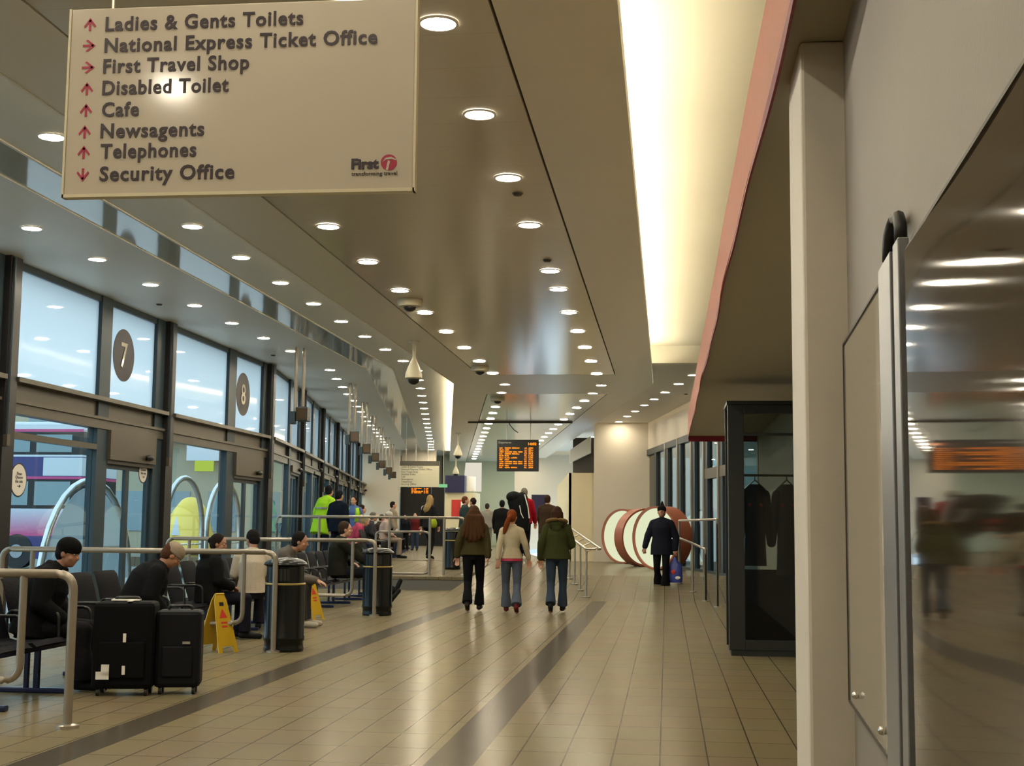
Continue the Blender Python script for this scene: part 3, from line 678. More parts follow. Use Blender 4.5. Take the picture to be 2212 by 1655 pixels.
MB().tube([(-0.30, 0.07, za), (-0.22, 0.05, za-0.12), (-0.12, 0.05, za-0.24), (0.0, 0.06, za-0.32)], 0.012, 6).build('loose_cable', 'black', tb, smooth='all')
sad = led_board('small_amber_display', 53.0, 886, 931, 1052, 1067, 'small amber display under the far direction sign', header=False, rows=4, zc=ZU)
_t, _h, _w = sad
# ---- dome cameras
def dome(px, py, zc, L, label, k=1.0, recess=False):
    p = PZ(px, py, zc)
    t = thing('dome_camera', label, 'security camera', p)
    if not recess:
        MB().lathe([(0.09, -0.02), (0.09, 0)], n=20).build('ceiling_plate', 'plate', t)
        MB().tube([(0, 0, -0.02), (0, 0, -L)], 0.026*k, 10).build('drop_pole', 'signe', t, smooth=40)
        MB().lathe([(0.03, -L+0.06), (0.055, -L), (0.10, -L-0.10), (0.135, -L-0.20), (0.14, -L-0.27), (0.10, -L-0.29)], n=24).build('housing', 'signe', t, smooth=40)
        MB().lathe([(0.10, -L-0.26), (0.095, -L-0.31), (0.07, -L-0.355), (0.03, -L-0.375), (0.001, -L-0.38)], n=24).build('dome', 'black', t, smooth='all')
    else:
        MB().lathe([(0.17, 0), (0.17, -0.05), (0.155, -0.09), (0.10, -0.10)][::-1], n=24).build('housing', 'signe', t, smooth=40)
        MB().lathe([(0.09, -0.09), (0.075, -0.13), (0.03, -0.155), (0.001, -0.158)], n=20).build('dome', 'black', t, smooth='all')
    return t
dome(895, 738, ZM, 0.33, 'cream dome camera on a drop pole, nearest of the hanging ones')
dome(990, 936, ZM, 0.45, 'cream dome camera on a drop pole left of the departure board')
dome(985, 985, ZM, 0.50, 'farthest cream dome camera, above the red poster')
dome(886, 648, ZM, 0, 'flat round dome camera fixed to the near left of the hung ceiling', recess=True)
dome(1037, 792, ZM, 0, 'flat round dome camera at the corner of the hung ceiling panels', recess=True)
dome(1075, 858, ZM, 0, 'flat round dome camera on the far ceiling panel above the departure board', recess=True)
# smoke detectors
for (px, py, z, lab) in ((344, 657, ZU, 'tiny dark ceiling sensor near the window wall, nearest one'), (590, 767, ZU, 'tiny dark ceiling sensor near the window wall, beyond roundel 8'), (1182, 562, ZM, 'tiny dark ceiling sensor in the right part of the hung ceiling'), (1482, 851, ZU, 'small dark vent spot in the ceiling over the exit side'), (1118, 418, ZM, 'tiny dark speck sensor between two downlights of the right row')):
    p = PZ(px, py, z); t = MB().lathe([(0.035, -0.02), (0.05, 0.0)], n=16).build('ceiling_sensor', 'trdark'); t.location = p; tag(t, lab, 'sensor')
# ---- gate signs hanging on pairs of poles before each door
gts = [(643, 925, 25.0), (726, 967, 31.2), (750, 990, 35.9), (775, 1007, 40.3), (790, 1020, 44.8), (806, 1032, 49.9), (818, 1040, 54.0)]
g0 = None
for i, (px, py, Z) in enumerate(gts):
    p = Qy(-6.86, Z-0.9, ZU)
    lab = 'hanging gate display box on two poles, %s from the viewer' % (ORD[i] if i else 'nearest')
    if g0 is None:
        g0 = thing('gate_display', lab, 'hanging sign', p, 0, 'gate displays hung before the doors')
        MB().tube([(0, -0.0, 0), (0, 0, -1.22)], 0.035, 12).build('pole', 'rail', g0, smooth=40)
        MB().tube([(0.11, 0.12, 0), (0.11, 0.12, -1.10)], 0.030, 12).build('pole', 'rail', g0, smooth=40)
        MB().box(-0.08, 0.02, -0.08, 0.05, -1.44, -1.20).build('junction_box', 'frame', g0, bevel=0.01)
        MB().box(0.02, 0.24, -0.04, 0.20, -1.38, -1.12).build('display_case', 'cab', g0, bevel=0.01)
        MB().box(0.04, 0.22, -0.046, -0.038, -1.35, -1.15).build('display_screen', MT['screen'], g0)
    else: clone(g0, p, A2, lab)
# ================================================================ RIGHT WALL BOARDS AND POSTS
def wallthing(name, label, cat, t_, z): return thing(name, label, cat, W(t_, z), math.atan2(WD.y, WD.x))
# local frame: x along the wall away from the viewer, y = WN (out of the wall)
def board(t0, t1, z0, z1, m, label):
    L = t1-t0; t = wallthing('poster_panel', label, 'poster panel', t0, z0)
    v = []; f = []; nx, nz = 24, 16
    if m == 'acr2':       # the big sheet is slightly dished between its fixings
        sh = MB(); n_ = 90
        yy_ = lambda x: 0.012 + 0.0042*(1-math.cos(2*PI*(x-2.10)/2.2))
        for i in range(n_+1):
            x = L*i/n_; v += [(x, yy_(x), 0), (x, yy_(x), z1-z0), (x, yy_(x)-0.008, 0), (x, yy_(x)-0.008, z1-z0)]
        for i in range(n_):
            o = i*4; f += [(o, o+4, o+5, o+1), (o+2, o+3, o+7, o+6), (o, o+2, o+6, o+4), (o+1, o+5, o+7, o+3)]
        f += [(0, 1, 3, 2), (n_*4, n_*4+2, n_*4+3, n_*4+1)]
        sh.add(v, f).build('panel_sheet', m, t, smooth=40)
    else: MB().box(0, L, 0.0, 0.012, 0, z1-z0).build('panel_sheet', m, t)
    e = 0.007
    MB().box(-e, 0, -0.004, 0.016, -e, z1-z0+e).box(L, L+e, -0.004, 0.016, -e, z1-z0+e).box(0, L, -0.004, 0.016, -e, 0).box(0, L, -0.004, 0.016, z1-z0, z1-z0+e).build('panel_edge', 'trdark', t)
    for x, z in ((L-0.30, 0.05), (0.12, 0.05)):
        s = MB(); s.ell((x, 0.02, z), (0.011, 0.012, 0.011)); s.build('fixing_stud', 'chrome', t, smooth='all')
    return t
board(-1.22, -0.10, 0.82, 1.945, 'acr1', 'clear poster panel on the white wall next to the white column')
board(-4.6, -1.69, 0.83, 1.925, 'acr2', 'dark reflective poster panel on the right wall, nearest to the viewer')
t = wallthing('upright_post', 'pair of grey aluminium wall uprights with dark caps between the two poster panels', 'upright', -1.64, 0)
MB().box(0.17, 0.40, 0.0, 0.024, 0, 1.97).build('flat_upright', 'alu', t, bevel=0.003)
MB().box(0.02, 0.11, 0.0, 0.024, 0, 1.97).build('thin_upright', 'alu', t, bevel=0.003)
MB().tube([(0.06, 0.012, 1.97), (0.06, 0.012, 2.0), (0.09, 0.012, 2.03), (0.15, 0.012, 2.04)], 0.014, 8).tube([(0.29, 0.012, 1.97), (0.29, 0.012, 2.0), (0.26, 0.012, 2.03), (0.18, 0.012, 2.04)], 0.014, 8).build('post_cap', 'black', t, smooth='all')
MB().box(0.115, 0.165, 0.0, 0.016, 0, 1.97).build('dark_groove', 'trdark', t)

# ================================================================ HANDRAILS
def rpath(pts, r=0.12, n=6):      # polyline with rounded corners
    P = [Vector(p) for p in pts]; out = [P[0]]
    for i in range(1, len(P)-1):
        a = (P[i-1]-P[i]).normalized(); b = (P[i+1]-P[i]).normalized()
        p0, p1 = P[i]+a*r, P[i]+b*r
        for k in range(n+1):
            u = k/n; out.append(p0*(1-u)**2+P[i]*2*u*(1-u)+p1*u**2)
    out.append(P[-1]); return out
def hoop(Y, xl, xr, zb, zt, label, zl=0.30, dl=0.35, loop_left=True, extra=()):
    t = thing('handrail', label, 'handrail', (xr, Y, zb))
    L = xr-xl; H = zt-zb
    MB().tube(rpath([(0, 0, 0), (0, 0, H), (-L, 0, H), (-L, 0, 0)]), 0.030, 12).build('top_rail', 'rail', t, smooth=60)
    MB().tube(rpath([(-dl, 0, H), (-dl, 0, zl), (-L+dl, 0, zl), (-L+dl, 0, H)]), 0.026, 12).build('lower_loop', 'rail', t, smooth=60)
    for x in (0, -L): MB().lathe([(0.075, 0.0), (0.075, 0.02), (0.04, 0.03)], (x, 0, 0), 20).build('floor_flange', 'steel', t, smooth=40)
    for x in extra: MB().tube([(x, 0, 0), (x, 0, H)], 0.03, 10).build('post', 'rail', t, smooth=60)
    return t
def railpx(px, pyb, ptop, xlpx, label, **k):
    b = PZ(px, pyb, 0); tp = PY(px, ptop, b.y); xl = PY(xlpx, ptop, b.y).x
    return hoop(b.y, xl, b.x, 0, tp.z, label, **k)
railpx(145, 1573, 1240, -420, 'grey tubular handrail in front of the suitcases, nearest to the viewer')
railpx(590, 1410, 1193, 5, 'grey tubular handrail ending beside the larger black bin')
railpx(808, 1331, 1168, 362, 'grey tubular handrail ending beside the second black bin')
Yd = 28.75
xl, xr = PY(598, 1118, Yd).x, PY(1004, 1118, Yd).x
hd = hoop(Yd, xl, xr, ZP+0.02, PY(900, 1118, Yd).z, 'long grey handrail on the raised walkway edge behind the black bins', zl=0.1, dl=0.0001, extra=(PY(960, 1118, Yd).x-xr, PY(929, 1118, Yd).x-xr, PY(842, 1118, Yd).x-xr, PY(690, 1118, Yd).x-xr))
for c in list(hd.children):
    if c.name.startswith('lower_loop'): bpy.data.objects.remove(c)
a, b = PY(812, 1150, Yd), PY(928, 1150, Yd)
MB().tube(rpath([(a.x-xr, 0, 0.03), (a.x-xr, 0, a.z-ZP), (b.x-xr, 0, a.z-ZP), (b.x-xr, 0, 0.03), (a.x-xr, 0, 0.03)]), 0.024, 10).build('lower_loop', 'rail', hd, smooth=60)
# second, far handrail on the platform left part
# ramp rail with double tube
y0 = 25.6; t = thing('ramp_handrail', 'stainless double handrail on five posts leading up the ramp', 'handrail', (XD(y0), y0, 0))
def rp(dy, off, h): y = y0+dy; return Vector((XD(y)-XD(y0)+off, dy, (y-25)/8*0.5 if y > 25 else 0)+Vector((0, 0, h))) if False else Vector((XD(y)-XD(y0)+off, dy, max(0, (y-25)/8*0.5)+h))
posts = [0.0, 1.15, 2.3, 3.45, 4.6]
MB().tube(rpath([rp(5.8, -0.06, 0.95), rp(-0.5, -0.06, 0.95), rp(-0.5, 0.22, 0.95), rp(5.8, 0.22, 0.95)], 0.1), 0.022, 10).build('double_rail', 'steel', t, smooth=60)
for dy in posts:
    b = rp(dy, 0, 0)
    MB().tube([b, rp(dy, 0, 0.86)], 0.020, 10).build('post', 'steel', t, smooth=60)
    MB().tube([rp(dy, 0, 0.86), rp(dy, -0.06, 0.95)], 0.012, 8).tube([rp(dy, 0, 0.86), rp(dy, 0.22, 0.95)], 0.012, 8).build('rail_bracket', 'steel', t)
    MB().lathe([(0.075, 0.0), (0.075, 0.015), (0.03, 0.02)], b, 18).build('floor_flange', 'steel', t)
# rails by the exit
def simple_rail(label, pts_top, drop, r=0.024):
    b = Vector(pts_top[0]); t = thing('exit_handrail', label, 'handrail', (b.x, b.y, drop[0]))
    o = t.location; L = [Vector(p)-o for p in pts_top]
    MB().tube(rpath([Vector((L[0].x, L[0].y, 0))]+L, 0.08), r, 10).build('rail_tube', 'rail', t, smooth=60)
    for p, zb in zip(pts_top, drop):
        q = Vector(p)-o; MB().tube([(q.x, q.y, zb-o.z), q], r, 10).build('post', 'rail', t, smooth=60)
        MB().lathe([(0.07, 0.0), (0.07, 0.015), (0.03, 0.02)], (q.x, q.y, zb-o.z), 16).build('floor_flange', 'steel', t)
    return t
def sr(x, y): return 0.3*max(0, min(1, (y-25)/5))
A, B = PZ(1524, 1301, 0.0), Vector((0.345, 28.45, 0)); Md = (A+B)/2
simple_rail('sloping grey handrail beside the exit ramp', [PY(1524, 1187, A.y), PY(1496, 1174, Md.y), PY(1468, 1163, B.y)], [sr(0, A.y), sr(0, Md.y), sr(0, B.y)])
A, B = Vector((0.868, 23.7, 0)), Vector((0.25, 29.5, 0))
simple_rail('level upper grey handrail beside the exit doors', [PY(1549, 1122, A.y), PY(1467, 1125, B.y)], [0, sr(0, B.y)])
# ================================================================ BINS
def bin_(px, py, z, h, r, label):
    p = PZ(px, py, z); p.y += r+0.09; t = thing('litter_bin', label, 'bin', p)
    MB().lathe([(r*0.94, 0.0), (r*0.96, 0.03), (r*0.93, 0.05), (r*0.93, 0.10), (r*0.98, 0.12), (r*0.98, 0.15), (r*0.95, 0.17), (r*0.95, h*0.70), (r*0.90, h*0.71), (r*0.90, h*0.90), (r*0.96, h*0.91)], n=40).build('bin_body', 'bin', t, smooth=35)
    MB().lathe([(r*0.955, h*0.705), (r*0.975, h*0.71), (r*0.975, h*0.722), (r*0.95, h*0.727)], n=40).build('gold_band', 'gold', t, smooth=35)
    MB().lathe([(r*1.02, h*0.915), (r*1.04, h*0.925), (r*0.99, h*0.945), (r*0.80, h*0.975), (r*0.5, h*0.992), (0.01, h)], n=40).build('bin_lid', 'bin', t, smooth=40)
    m = MB()
    for k in range(2): 
        a = PI*k-PI/2
        m.prism([(r*0.905*math.cos(a+d), r*0.905*math.sin(a+d), h*0.75) for d in (-0.5, -0.25, 0, 0.25, 0.5)]+[(r*0.86*math.cos(a+d), r*0.86*math.sin(a+d), h*0.75) for d in (0.5, 0, -0.5)], (0, 0, h*0.13))
    m.build('bin_opening', 'black', t)
    return t
bin_(594, 1412, 0, 1.0, 0.225, 'large black litter bin with gold band, nearest, beside a handrail end')
bin_(804, 1332, 0, 1.02, 0.235, 'black litter bin with gold band behind the second handrail')
bin_(972, 1240, ZP, 1.05, 0.2, 'black litter bin on the raised walkway, farthest of the three')
# ================================================================ WET FLOOR SIGNS
def aframe(p, rz, label):
    t = thing('wet_floor_sign', label, 'safety sign', p, rz)
    for sg in (-1, 1):
        g = MB(); th = 0.012
        # panel outline with two feet, tapering to a rounded top, in x-z, then leaned
        pts = [(-0.14, 0), (-0.085, 0), (-0.075, 0.07), (0.075, 0.07), (0.085, 0), (0.14, 0), (0.085, 0.56), (0.06, 0.62), (-0.06, 0.62), (-0.085, 0.56)]
        g.prism([(x, 0, z) for x, z in pts], (0, th, 0))
        lean = Matrix.Translation((0, sg*0.17, 0)) @ Matrix.Rotation(sg*math.radians(15.3), 4, 'X')
        pn = g.xf(lean).build('sign_panel', 'yellow', t)
        f = -0.002 if sg < 0 else th+0.002
        d = MB(); d.prism([(-0.055, f, 0.37), (0.055, f, 0.37), (0, f, 0.47)], (0, 0.0015, 0)); d.box(-0.045, 0.045, f, f+0.0015, 0.31, 0.33); d.box(-0.035, 0.035, f, f+0.0015, 0.27, 0.29)
        ob = d.xf(lean).build('warning_print', 'red', pn)
        d = MB(); d.box(-0.03, 0.03, f, f+0.0015, 0.50, 0.54); d.xf(lean).build('top_print', 'black', pn)
    MB().tube([(-0.06, 0, 0.605), (0.06, 0, 0.605)], 0.012, 8).build('hinge', 'yellow', t)
aframe(PZ(470, 1408, 0), math.radians(62), 'yellow folding wet floor sign beside the black suitcases')
aframe(PZ(668, 1338, 0), math.radians(70), 'yellow folding wet floor sign behind the seated man in grey')
# ================================================================ BENCHES
def bench(X, ya, yb, rz, label, z=0.0, n=None, seatm='benchm', zs=0.43):
    """seats face local -y... built facing +X"""
    L = yb-ya; n = n or max(2, round(L/0.56)); t = thing('bench', label, 'bench', (X, ya, z), rz)
    MB().box(-0.03, 0.03, 0.0, L, zs-0.10, zs-0.04).build('beam', 'bluegrey', t)
    for i in range(n):
        y = L*(i+0.5)/n; w_ = L/n*0.44; s = MB()
        s.loft([((-0.24, y, zs+0.0), w_, 0.012), ((-0.16, y, zs-0.02), w_, 0.012), ((0.10, y, zs-0.01), w_, 0.012), ((0.22, y, zs+0.01), w_, 0.012), ((0.26, y, zs-0.02), w_, 0.010)], side=(0, 1, 0), n=12)
        s.build('seat', seatm, t, smooth=40)
        b = MB(); b.loft([((-0.22, y, zs-0.01), w_, 0.012), ((-0.26, y, zs+0.10), w_, 0.012), ((-0.31, y, zs+0.30), w_, 0.012), ((-0.35, y, zs+0.43), w_*0.98, 0.012), ((-0.375, y, zs+0.46), w_*0.95, 0.012)], side=(0, 1, 0), n=12)
        b.build('backrest', seatm, t, smooth=40)
    for i in range(0, n+1, 2 if n > 3 else 1):
        y = L*i/n; y = min(max(y, 0.12), L-0.12)
        MB().box(-0.02, 0.02, y-0.02, y+0.02, 0.04, zs-0.06).box(-0.10, -0.07, y-0.02, y+0.02, 0.04, zs-0.06).build('leg', 'bluegrey', t)
        MB().box(-0.32, 0.30, y-0.035, y+0.035, 0.0, 0.04).build('foot_bar', 'bluegrey', t, bevel=0.01)
    for i in range(n+1):
        y = L*i/n
        MB().tube(rpath([(-0.28, y, zs+0.02), (-0.27, y, zs+0.21), (0.16, y, zs+0.21), (0.17, y, zs-0.04)], 0.06), 0.014, 8).build('armrest', 'black', t, smooth=60)
    return t
bench(-5.0, 9.15, 12.7, 0, 'black mesh metal bench behind the nearest handrail')
bench(-5.5, 14.5, 19.2, 0, 'black mesh metal bench behind the larger black bin')
bench(-5.75, 20.6, 26.4, 0, 'black mesh metal bench behind the second black bin')
for i, (yy_, L_) in enumerate(((30.0, 4.5), (35.2, 4.5), (40.4, 4.5), (45.8, 4.5))):
    p = Qy(-6.2, yy_); bench(p.x, p.y, p.y+L_, A2, 'dark metal bench on the raised walkway, %s of the row' % ORD[i], z=fl(yy_+2.2) if i else 0.36, n=8)
# ================================================================ LUGGAGE
def suitcase(p, rz, w_, d_, h_, m, label, soft=True):
    t = thing('suitcase', label, 'suitcase', p, rz)
    MB().box(-w_/2, w_/2, -d_/2, d_/2, 0.055, h_).build('case_body', m, t, bevel=0.035)
    for sx in (-1, 1):
        for sy in (-1, 1):
            MB().tube([(sx*(w_/2-0.05)-0.012, sy*(d_/2-0.05), 0.03), (sx*(w_/2-0.05)+0.012, sy*(d_/2-0.05), 0.03)], 0.03, 14).build('wheel', 'black', t)
    MB().tube(rpath([(-0.09, 0, h_-0.01), (-0.09, 0, h_+0.03), (0.09, 0, h_+0.03), (0.09, 0, h_-0.01)], 0.02), 0.012, 8).build('carry_handle', 'black', t, smooth=60)
    z = MB()
    for zz in (0.16, h_-0.12):
        z.tube(rpath([(-w_/2-0.004, -d_/2-0.004, zz), (w_/2+0.004, -d_/2-0.004, zz)], 0.01), 0.006, 6)
    MB().box(-w_/2+0.06, w_/2-0.06, -d_/2-0.022, -d_/2, 0.14, h_*0.58).build('front_pocket', m, t, bevel=0.015)
    return t
s1 = suitcase(PZ(268, 1500, 0), math.radians(12), 0.47, 0.30, 0.73, 'suit', 'large black fabric suitcase with pale tags beside the seated person')
MB().box(-0.12, 0.10, -0.05, 0.04, 0.735, 0.748).box(0.02, 0.06, -0.14, -0.05, 0.735, 0.74).build('luggage_tag', 'white', s1, bevel=0.004)
for (x, z, a_, b_) in ((-0.14, 0.16, 0.05, 0.035), (-0.12, 0.20, 0.03, 0.05), (0.02, 0.20, 0.012, 0.04), (0.02, 0.45, 0.012, 0.04)):
    MB().box(x-a_, x+a_, -0.186, -0.178, z-b_*0.7, z+b_).build('luggage_tag', 'white', s1)
s2 = suitcase(PZ(376, 1497, 0)+Vector((0.03, 0, 0)), math.radians(14), 0.36, 0.26, 0.66, 'suit2', 'charcoal hard suitcase standing right of the large black one')
MB().box(0.04, 0.10, -0.16, -0.155, 0.40, 0.42).build('name_plate', 'silver', s2)
# shopping bag between the feet
t = thing('shopping_bag', 'yellow and brown striped shopping bag beside the large black suitcase', 'bag', PZ(186, 1488, 0) + Vector((0, 0.25, 0)))
MT['bagstripe'] = mat('striped_bag', (0.45, 0.24, 0.05), 0.5); _n = MT['bagstripe'].node_tree
wv = _n.nodes.new('ShaderNodeTexWave'); wv.inputs['Scale'].default_value = 5.0; wv.inputs['Distortion'].default_value = 3.0; wv.bands_direction = 'DIAGONAL'
tc = _n.nodes.new('ShaderNodeTexCoord'); _n.links.new(tc.outputs['Object'], wv.inputs['Vector'])
mx = _n.nodes.new('ShaderNodeMix'); mx.data_type = 'RGBA'; mx.inputs[6].default_value = (0.10, 0.02, 0.015, 1); mx.inputs[7].default_value = (0.55, 0.38, 0.14, 1)
_n.links.new(wv.outputs['Fac'], mx.inputs[0]); _n.links.new(mx.outputs[2], _n.nodes['Principled BSDF'].inputs['Base Color'])
MB().loft([((0, 0, 0.0), 0.13, 0.07), ((0, 0, 0.05), 0.15, 0.085), ((0.005, 0, 0.2), 0.155, 0.08), ((0, 0.01, 0.33), 0.15, 0.05), ((0, 0.01, 0.38), 0.155, 0.025)], n=16).build('bag_body', 'bagstripe', t, smooth=50)
MB().tube(rpath([(-0.06, 0.01, 0.37), (-0.05, 0.01, 0.47), (0.05, 0.01, 0.47), (0.06, 0.01, 0.37)], 0.03), 0.006, 6).build('bag_handle', 'crimson', t)
# ================================================================ RINGS, HOARDING, POSTER, LIGHT BOX
def ring(px, pyb, y, diam, ax, depth, label, litcap=0.0):
    p = PY(px, pyb, y); z = 0.3; R_ = diam/2
    t = thing('lit_ring', label, 'display ring', (p.x, y, z+0.0))
    rot = Matrix.Translation((0, 0, R_)) @ Matrix.Rotation(ax, 4, 'Z') @ Matrix.Rotation(PI/2, 4, 'X')
    n = 64; vs = []; fs = []
    prof = [(R_, -depth/2), (R_, depth/2), (R_-0.05, depth/2), (R_-0.05, depth/2-0.03), (R_-0.05, -depth/2+0.03), (R_-0.05, -depth/2)]
    for r, zz in prof: vs += [(r*math.cos(2*PI*j/n), r*math.sin(2*PI*j/n), zz) for j in range(n)]
    k = len(prof)
    for i in range(k):
        for j in range(n): fs.append((i*n+j, i*n+(j+1) % n, ((i+1) % k)*n+(j+1) % n, ((i+1) % k)*n+j))
    MB().add(vs, fs).xf(rot).build('ring_shell', 'terra', t, smooth=40)
    MB().lathe([(R_-0.055, depth/2-0.10), (R_-0.055, depth/2-0.06)], n=64).xf(rot).build('lit_panel', 'ringlit', t)
    MB().box(-0.25, 0.25, -0.15, 0.15, 0.0, 0.025).build('ring_foot', 'step', t)
    return t
ring(1430, 1228, 34.8, 1.62, math.radians(-44), 0.55, 'terracotta ring with a glowing cream face, nearest, partly behind the walking man')
ring(1389, 1222, 37.4, 1.60, math.radians(32), 0.42, 'middle terracotta ring with a glowing cream face')
ring(1352, 1216, 40.2, 1.62, math.radians(-40), 0.4, 'leftmost terracotta ring with a glowing cream face, against the cream boards')
hb = thing('hoarding', 'plain cream board hoarding left of the glowing rings', 'hoarding', (0, 0, 0))
hb.location = PY(1310, 1213, 42.3); hb.location.z = 0.3
o = hb.location; e = PY(1228, 1213, 42.3).x-o.x; e2 = PY(1176, 1213, 50).x
MB().box(e, 0, 0, 0.08, 0, 2.78).build('front_board', 'cream', hb)
MB().prism([(e, 0, 0), (e+0.08, 0, 0), (e2-o.x+0.08, 13.5, 0), (e2-o.x, 13.5, 0)], (0, 0, 2.78)).build('side_board', 'cream', hb)
lb = thing('shop_fascia', 'white lit shop fascia box above the cream hoarding', 'fascia', PY(1230, 1000, 46)); a = PY(1230, 1000, 46); b = PY(1276, 945, 46)
MB().prism([(0, 0, 0), (b.x-a.x, 0, 0.35), (b.x-a.x, 0, b.z-a.z+0.05), (0, 0, b.z-a.z-0.45)], (0, 0.3, 0)).build('fascia_panel', 'white', lb, bevel=0.02)
MB().box(0.1, b.x-a.x+0.2, 0.3, 0.4, -0.6, b.z-a.z).build('fascia_back', 'trdark', lb)
rpst = thing('red_poster', 'red poster on the cream kiosk at the far end', 'poster', PY(985, 1117, 55.975)); a = PY(975, 1117, 55.975); b = PY(997, 1080, 55.975); c_ = PY(985, 1117, 55.975)
MB().box(a.x-c_.x, b.x-c_.x, 0, 0.02, 0, b.z-a.z).build('poster_sheet', 'red', rpst)
MB().box(b.x-c_.x, b.x-c_.x+0.22, -0.2, 0.0, 0, b.z-a.z-0.08).build('poster_side', 'white', rpst)
ks = thing('kiosk', 'cream kiosk box with a dark blue fascia at the far end', 'kiosk', PY(1000, 1150, 56)); k0 = ks.location.copy(); a = PY(961, 1064, 56); b = PY(1026, 1064, 56)
ks.location.z = 0.5; MB().box(a.x-k0.x, b.x-k0.x, 0, 1.6, 0, a.z-0.5).build('kiosk_wall', 'cream', ks)
MT['navy'] = mat('navy_fascia', (0.012, 0.010, 0.05), 0.5)
a2 = PY(962, 1040, 55.9); b2 = PY(1004, 1040, 55.9)
MB().box(a2.x-k0.x, b2.x-k0.x, -0.15, 0.4, a.z-0.5, a2.z-0.5+0.25).build('kiosk_fascia', 'navy', ks)
wl = thing('glowing_cove_face', 'tall glowing panel standing in for the lit white cove, right of the kiosk', 'glowing stand-in', PY(1018, 1062, 58)); a = PY(1000, 1062, 58); b = PY(1040, 1000, 58)
MB().prism([(a.x-wl.location.x, 0, 0), (b.x-wl.location.x, 0, 0), (b.x-wl.location.x, 0, b.z-a.z), (a.x-wl.location.x+0.1, 0, b.z-a.z)], (0, 0.1, 0)).build('lit_panel', emis('far_lobby_glow', (1, 0.93, 0.78), 0.42), wl)  # emission stands in for light falling on the white cove
cy = thing('round_column', 'short pale round column in the bright far lobby', 'column', PY(1014, 1062, 57.2)); MB().lathe([(0.28, 0), (0.28, PY(1014, 1030, 57.2).z-cy.location.z)], n=24).build('column_shaft', 'white', cy, smooth=40)
ex = thing('exit_sign', 'small green exit sign right of the far direction sign', 'sign', PY(957, 1050, 52)); a = PY(946, 1053, 52); b = PY(966, 1046, 52)
MB().box(a.x-ex.location.x, b.x-ex.location.x, 0, 0.05, a.z-ex.location.z, b.z-ex.location.z).build('sign_face', emis('green_sign_glow', (0.3, 0.75, 0.35), 0.45), ex)
MB().tube([(0, 0.03, 0), (0, 0.03, ZU-ex.location.z)], 0.012, 6).build('hanger', 'steel', ex)
# ================================================================ SHOP CABINET
cb0 = PZ(1576, 1417, 0); cb1 = PZ(1740, 1417, 0); W_ = cb1.x-cb0.x; H_ = PY(1576, 870, cb0.y).z
cb = thing('display_cabinet', 'tall charcoal framed glass display cabinet with dark clothes inside', 'cabinet', (cb0.x, cb0.y, 0))
D_ = 0.75
f = MB(); f.box(0, 0.17, 0, 0.08, 0.06, H_-0.02).box(W_-0.10, W_, 0, 0.08, 0.0, H_-0.02).box(0.17, W_-0.10, 0, 0.08, 0.06, 0.17).box(0.17, W_-0.10, 0, 0.08, H_-0.12, H_-0.02).box(0.17, W_-0.10, 0, 0.08, H_-0.36, H_-0.33)
f.build('front_frame', 'cab', cb, bevel=0.006)
MB().box(0.02, W_, 0.01, D_, 0, 0.06).build('plinth', 'cab', cb); MB().box(-0.01, W_+0.02, -0.01, D_, H_-0.02, H_+0.02).build('top_cap', 'cab', cb)
MB().box(0, 0.06, 0.08, 0.14, 0.06, H_-0.02).box(0, 0.06, D_-0.06, D_, 0.06, H_-0.02).box(W_-0.06, W_, 0.08, D_, 0.06, H_-0.02).build('rear_posts', 'cab', cb)
MB().box(0.17, W_-0.10, 0.03, 0.038, 0.17, H_-0.12).build('front_glass', 'glassd', cb)
MB().box(0.06, W_-0.06, D_-0.02, D_, 0.06, 0.9).build('back_panel', 'black', cb)
MB().tube([(0.08, 0.4, 1.95), (W_-0.08, 0.4, 1.95)], 0.014, 8).build('hanging_rail', 'steel', cb)
MB().tube([(W_-0.05, -0.05, 0.95), (W_-0.05, -0.05, 1.0)], 0.02, 10).build('door_knob', 'silver', cb)
def garment(x, label, w2, z0, colr, dots=True):
    t = thing('hanging_coat', label, 'clothes', (cb0.x+x, cb0.y+0.4, 1.95))
    MB().tube(rpath([(0, 0, 0.0), (0, 0, -0.05), (-w2, 0, -0.16)], 0.02), 0.007, 6).tube([(0, 0, -0.05), (w2, 0, -0.16)], 0.007, 6).build('hanger', 'silver', t)
    g = MB(); g.loft([((0, 0, -0.10), 0.06, 0.04), ((0, 0, -0.16), w2*0.9, 0.06), ((0, 0, -0.30), w2, 0.08), ((0, 0, -0.60), w2*0.9, 0.09), ((0, 0, z0), w2*1.02, 0.09)], n=16)
    for sg in (-1, 1): g.cap((sg*w2*0.9, 0, -0.22), (sg*(w2+0.05), 0, -0.75), 0.06, 0.045)
    g.build('coat_body', colr, t, smooth=50)
    if dots:
        for sx in (-1, 1): MB().ell((sx*w2*0.5, -0.12, -0.33), (0.02, 0.01, 0.02)).build('red_badge', 'red', t)
garment(0.31, 'black coat hanging at the left in the glass cabinet', 0.12, -1.0, 'suit')
garment(0.66, 'black coat hanging at the right in the glass cabinet', 0.12, -1.1, 'black')
